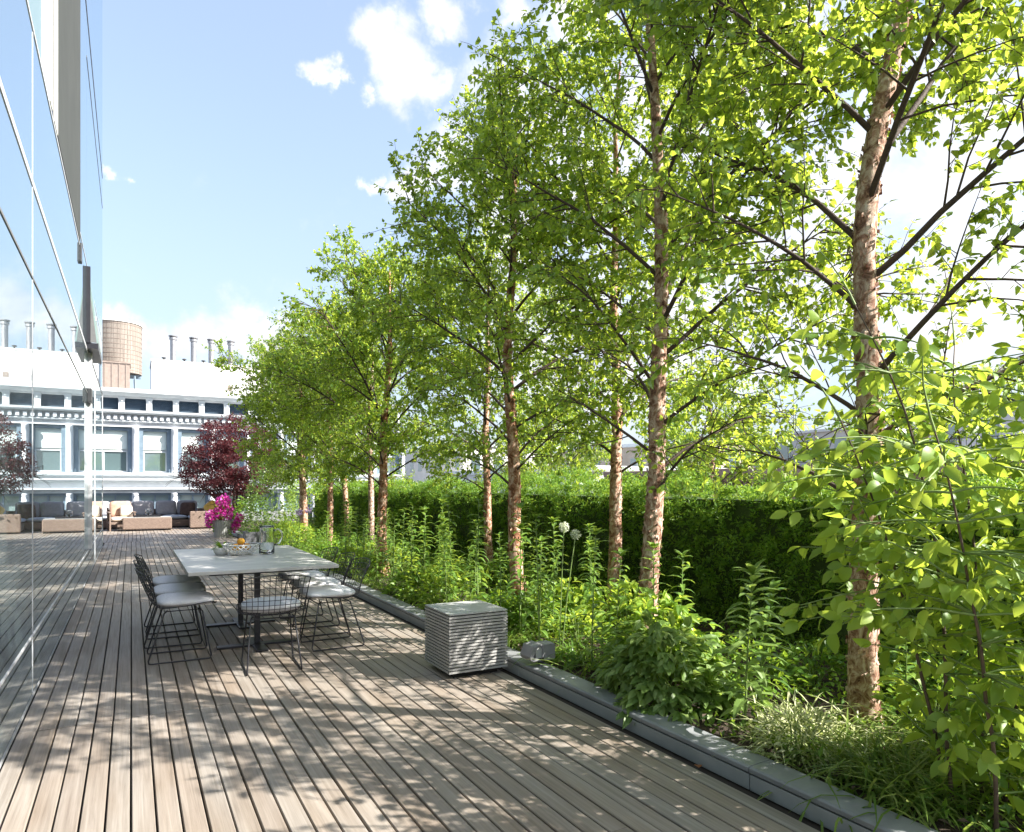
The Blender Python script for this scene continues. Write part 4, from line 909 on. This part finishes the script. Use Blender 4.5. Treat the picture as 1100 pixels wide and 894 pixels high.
clump('tall_shrub', 'tall light green shrub between the red maple and the last birches', 'shrub', (3.55, 20.4, Z), .95, 1.0, 2.2, 2200, .10, .05, 'pale_leaf')
clump('tall_shrub', 'mid green shrub below the red maple by the flower tub', 'shrub', (3.25, 22.4, Z), .6, .9, 1.1, 1200, .09, .04, 'bush_leaf')
clump('tall_shrub', 'bushy green shrub at the far end of the hedge', 'shrub', (4.6, 21.4, Z), .8, .9, 1.7, 1600, .09, .04, 'broad_leaf')
allium('purple allium, left of two above the far bushes', (2.98, 14.3, Z), .83, (0, 0), .075, 'allium_purple', 'purple alliums', 90)
allium('purple allium, right of two above the far bushes', (3.12, 14.2, Z), .86, (.02, 0), .065, 'allium_purple', 'purple alliums', 90)
# ground cover
n = 16000; Y = 1 + 20 * rng.uniform(0, 1, n) ** 1.3; X = rng.uniform(2.82, 5.2, n); P = np.stack([X, Y, .06 + rng.uniform(0, .11, n)], 1)
MB().leaves(P, rdir(n, .4), rdir(n, 1.2), rng.uniform(.03, .075, n), rng.uniform(.012, .03, n), .5, .3).build('ground_cover', M['bush_leaf'])['kind'] = 'stuff'
n = 1500; P = np.stack([rng.uniform(2.82, 4.2, n), rng.uniform(1, 6, n), .085 + rng.uniform(0, .02, n)], 1)
MB().leaves(P, rdir(n) * (1, 1, .15), rdir(n, 3), rng.uniform(.03, .06, n), rng.uniform(.012, .03, n), .6, .3).build('leaf_litter', M['stem_brown'])['kind'] = 'stuff'

tag(MB().leaves([(0, 0, .004)], np.array([(.6, .8, 0.)]), np.array([(0, 0, 1.)]), .06, .04, .3, .3, True).build('fallen_leaf', M['rust_leaf'], loc=(2.54, 2.62, 0)), 'small rust-brown leaf lying on the deck against the planter edging', 'leaf')
# red maple
mp = thing('red_maple', 'dark red Japanese maple spreading over the end of the sofa', 'tree', (3.1, 25.5, .05))
tm = MB(); LP = []
for k in range(16):
    az = k * 2.4; P, dd = path((0, 0, .1), (math.cos(az) * .35, math.sin(az) * .35, 1), random.uniform(1.6, 2.9), 8, (math.cos(az) * .62, math.sin(az) * .62, -.2), .10)
    tm.tube(P, np.linspace(.045, .006, 9), 6)
    for j in range(12):
        i = random.randrange(3, 9); P2, d2 = path(P[i], unit(np.array((math.cos(az), math.sin(az), .0)) + rng.normal(size=3) * .8), random.uniform(.2, .6), 4, (0, 0, -.4), .12)
        tm.tube(P2, np.linspace(.010, .003, 5), 4, False)
        m = 150; q = P2[rng.integers(1, 5, m)] + rng.normal(size=(m, 3)) * (.19, .19, .08); LP.append(q)
tm.build('trunk', M['limb'], mp, smooth=True); m = 60000; v = rdir(m); q = v * (rng.uniform(0, 1, m) ** .42)[:, None] * (1.75, 1.75, 1.45) + (0, 0, 2.45); q[:, 2] -= .16 * (q[:, 0] ** 2 + q[:, 1] ** 2)
keep = np.array([noise.noise((p[0] * 1.5, p[1] * 1.5, p[2] * 3.6)) for p in q]) + .4 * np.array([noise.noise((p[0] * 5, p[1] * 5, p[2] * 7)) for p in q]) > .04
P = q[keep]; m = len(P)
MB().leaves(P, rdir(m, -.25), rdir(m, 1.0), rng.uniform(.05, .09, m), rng.uniform(.035, .06, m), .6, .3).build('crown', M['maple_leaf'], mp)

# big-leaved shrub in the right foreground
bs = thing('broadleaf_shrub', 'big-leaved bright green shrub with arching stems filling the right foreground', 'shrub', (3.16, 1.55, .05))
LP, LD, LL = [], [], []; tw = MB()
def shoot(mb, P, d, l, leaf):
    n = max(4, int(l / .05)); Q, d2 = path(P, d, l, n, (0, 0, -.35), .07); mb.tube(Q, np.linspace(.0055, .0022, n + 1), 5, False)
    for k in range(1, n + 1):
        s = 1 if k % 2 else -1; dd = Q[k] - Q[k - 1]; sd = unit(np.cross(dd, (0, 0, 1.))); D = unit(unit(dd) * .6 + sd * s * .8 + rng.normal(size=3) * .3 + (0, 0, -.65))
        LP.append(Q[k] + D * .012); LD.append(D); LL.append(leaf * random.uniform(.5, 1.2))
    LP.append(Q[-1]); LD.append(unit(d2)); LL.append(leaf)
specs = [(-.10, .10, (-.10, .10), 2.0), (.12, .02, (.12, -.05), 2.05), (.12, .10, (.10, .05), 2.05), (-.18, -.1, (-.22, -.08), 1.5), (.05, -.22, (.0, -.25), 1.7), (.15, -.12, (.12, -.18), 1.95), (-.06, .16, (-.12, .16), 1.6), (.22, -.02, (.1, -.06), 2.15), (.15, -.3, (.15, -.2), 1.9)]
for sx, sy, dr, l in specs:
    l *= 1.14; sm = MB(); n = 14; P, dd = path((sx, sy, -.05), (dr[0] * .4, dr[1] * .4, 1), l, n, (dr[0] * 1.6, dr[1] * 1.6, -.12), .04)
    sm.tube(P, np.linspace(.0095, .003, n + 1), 7)
    for j in range(74):
        i = random.randrange(2, n); az = random.uniform(0, 2 * PI)
        if P[i][2] < .8 and -.875 * math.cos(az) + .484 * math.sin(az) > .55: continue
        shoot(tw, P[i], unit(np.array((math.cos(az), math.sin(az), random.uniform(.0, .55)))), random.uniform(.18, .48), .100 - .018 * (i / n))
    shoot(tw, P[-1], dd, .3, .085)
    sm.build('stem', M['stem_brown'], bs, smooth=True)
sm = tw
for (p, d_, l) in [((-.15, .18, .98), (-.75, .45, .12), .55), ((-.15, .1, .85), (-.7, .2, .05), .5), ((-.12, .12, 1.12), (-.6, .5, .25), .45)]: shoot(sm, np.array(p), unit(np.array(d_)), l, .10)
sm.build('twigs', M['stem_green'], bs, smooth=True)
P = np.array(LP); D = np.array(LD); L = np.array(LL); n = len(P)
MB().leaves(P, D, rdir(n, .9), L, L * rng.uniform(.40, .56, n), rng.uniform(.2, 1.3, n), .28, True, [(.1, .5), (.3, .95), (.55, 1.0), (.8, .55), (.92, .22)]).build('foliage', M['broad_leaf'], bs, smooth=True)

# ------------------------------------------------------------------ light, sky, camera
EL = R(37); AZ = (.765, -.645)
hx, hy = AZ[0] / math.hypot(*AZ), AZ[1] / math.hypot(*AZ)
sd = Vector((hx * math.cos(EL), hy * math.cos(EL), math.sin(EL)))
ld = bpy.data.lights.new('sun', 'SUN'); ld.energy = 4.15; ld.angle = R(.53); ld.color = (1.0, .95, .87)
lo = bpy.data.objects.new('sun', ld); COL.objects.link(lo); lo.rotation_euler = sd.to_track_quat('Z', 'Y').to_euler(); lo.location = (20, -20, 40)
W = bpy.data.worlds.new('World'); S.world = W; W.use_nodes = True; nt = W.node_tree; nt.nodes.clear()
out = N(nt, 'ShaderNodeOutputWorld'); bg = N(nt, 'ShaderNodeBackground'); bg.inputs['Strength'].default_value = .15
sk = N(nt, 'ShaderNodeTexSky'); sk.sky_type = 'NISHITA'; sk.sun_disc = False; sk.sun_elevation = EL; sk.sun_rotation = math.atan2(hx, hy); sk.dust_density = 1.6; sk.air_density = 1.0; sk.ozone_density = 1.2
tc = N(nt, 'ShaderNodeTexCoord')
def direc(px, py):
    u, v = (px - 550) / 740, (521 - py) / 740; return Vector((SN + u * CS, CS - u * SN, v)).normalized()
puffs = [(410, 45, 30), (440, 60, 36), (430, 92, 30), (462, 92, 26), (395, 98, 16), (348, 68, 16), (352, 82, 12), (480, 8, 26), (520, 90, 40), (555, 95, 34), (545, 10, 26), (620, 12, 46), (590, 130, 50), (455, 190, 30), (430, 195, 22), (490, 170, 40), (540, 185, 50), (400, 192, 12), (134, 186, 9), (560, 250, 60),
         (215, 362, 34), (250, 356, 36), (180, 366, 30), (150, 362, 26), (290, 380, 40), (120, 358, 22), (60, 345, 30), (30, 360, 30), (90, 355, 30), (640, 200, 90), (720, 120, 90), (820, 60, 110), (880, 260, 130), (1000, 150, 120), (760, 330, 120), (1050, 330, 120), (620, 380, 120)]
acc = None
wn = N(nt, 'ShaderNodeTexNoise', i_Scale=14, i_Detail=7, i_Roughness=.6); nt.links.new(tc.outputs['Generated'], wn.inputs['Vector'])
wo = N(nt, 'ShaderNodeVectorMath', operation='SUBTRACT'); nt.links.new(wn.outputs['Color'], wo.inputs[0]); wo.inputs[1].default_value = (.5, .5, .5)
ws = N(nt, 'ShaderNodeVectorMath', operation='SCALE'); nt.links.new(wo.outputs[0], ws.inputs[0]); ws.inputs['Scale'].default_value = .10
wd_ = N(nt, 'ShaderNodeVectorMath', operation='ADD'); nt.links.new(tc.outputs['Generated'], wd_.inputs[0]); nt.links.new(ws.outputs[0], wd_.inputs[1])
for px, py, r in puffs:
    c = direc(px, py); ds = N(nt, 'ShaderNodeVectorMath', operation='DISTANCE'); nt.links.new(wd_.outputs[0], ds.inputs[0]); ds.inputs[1].default_value = c
    rr = r / 740 * (c[0] * SN + c[1] * CS)
    mr = N(nt, 'ShaderNodeMapRange', interpolation_type='SMOOTHSTEP'); mr.inputs['From Min'].default_value = rr * 1.5; mr.inputs['From Max'].default_value = rr * .2; nt.links.new(ds.outputs['Value'], mr.inputs[0])
    if acc is None: acc = mr.outputs[0]
    else:
        mx = N(nt, 'ShaderNodeMath', operation='MAXIMUM'); nt.links.new(acc, mx.inputs[0]); nt.links.new(mr.outputs[0], mx.inputs[1]); acc = mx.outputs[0]
nz = N(nt, 'ShaderNodeTexNoise', i_Scale=11, i_Detail=8, i_Roughness=.62, i_Distortion=.3); nt.links.new(tc.outputs['Generated'], nz.inputs['Vector'])
# general broken cloud for every other direction, so that reflections and other views have sky too
nb = N(nt, 'ShaderNodeTexNoise', i_Scale=2.6, i_Detail=7, i_Roughness=.6); nt.links.new(tc.outputs['Generated'], nb.inputs['Vector'])
a1 = N(nt, 'ShaderNodeMath', operation='MULTIPLY_ADD'); nt.links.new(nz.outputs['Fac'], a1.inputs[0]); a1.inputs[1].default_value = 1.35; a1.inputs[2].default_value = -.675
a2 = N(nt, 'ShaderNodeMath', operation='ADD'); nt.links.new(acc, a2.inputs[0]); nt.links.new(a1.outputs[0], a2.inputs[1])
den = N(nt, 'ShaderNodeMapRange', interpolation_type='SMOOTHSTEP'); den.inputs['From Min'].default_value = .10; den.inputs['From Max'].default_value = 1.15; nt.links.new(a2.outputs[0], den.inputs[0])
# shade inside the clouds from fine noise
shd = ramp(nt, [(.32, (.68, .72, .79)), (.56, (1, 1, 1))]); nt.links.new(nz.outputs['Fac'], shd.inputs[0])
# haze near the horizon
sx = N(nt, 'ShaderNodeSeparateXYZ'); nt.links.new(tc.outputs['Generated'], sx.inputs[0])
hz = N(nt, 'ShaderNodeMapRange', interpolation_type='SMOOTHSTEP'); hz.inputs['From Min'].default_value = .50; hz.inputs['From Max'].default_value = -.05; hz.inputs['To Min'].default_value = .45; hz.inputs['To Max'].default_value = .85; nt.links.new(sx.outputs[2], hz.inputs[0])
m0 = N(nt, 'ShaderNodeMix', data_type='RGBA'); nt.links.new(hz.outputs[0], m0.inputs[0]); skm = N(nt, 'ShaderNodeMix', data_type='RGBA', blend_type='MULTIPLY'); skm.inputs[0].default_value = 1; nt.links.new(sk.outputs[0], skm.inputs[6]); skm.inputs[7].default_value = (.87, .84, .84, 1); nt.links.new(skm.outputs[2], m0.inputs[6]); m0.inputs[7].default_value = (1.20, 1.40, 1.66, 1)
cl = N(nt, 'ShaderNodeMix', data_type='RGBA', blend_type='MULTIPLY'); cl.inputs[0].default_value = 1; nt.links.new(shd.outputs[0], cl.inputs[6]); cl.inputs[7].default_value = (2.55, 2.55, 2.6, 1)
m1 = N(nt, 'ShaderNodeMix', data_type='RGBA'); nt.links.new(den.outputs[0], m1.inputs[0]); nt.links.new(m0.outputs[2], m1.inputs[6]); nt.links.new(cl.outputs[2], m1.inputs[7])
nt.links.new(m1.outputs[2], bg.inputs['Color']); nt.links.new(bg.outputs[0], out.inputs[0])
S.view_settings.view_transform = 'Standard'; S.view_settings.look = 'None'; S.view_settings.exposure = 1.8; S.view_settings.gamma = 1; S.view_settings.use_curve_mapping = False
cd = bpy.data.cameras.new('camera'); co = bpy.data.objects.new('camera', cd); COL.objects.link(co); S.camera = co
cd.sensor_fit = 'HORIZONTAL'; cd.sensor_width = 36; cd.lens = 36 * 740 / 1100; cd.shift_y = 74 / 1100; cd.clip_start = .05; cd.clip_end = 8000
co.location = (0, 0, EYE); co.rotation_euler = (R(90), 0, -TH)
S.render.engine = 'CYCLES'; cy = S.cycles; cy.caustics_reflective = False; cy.caustics_refractive = False; cy.max_bounces = 8; cy.transparent_max_bounces = 8; cy.diffuse_bounces = 4; cy.glossy_bounces = 4
cy.use_denoising = True; cy.sample_clamp_indirect = 6
print('BIRCH LEAVES', tot)
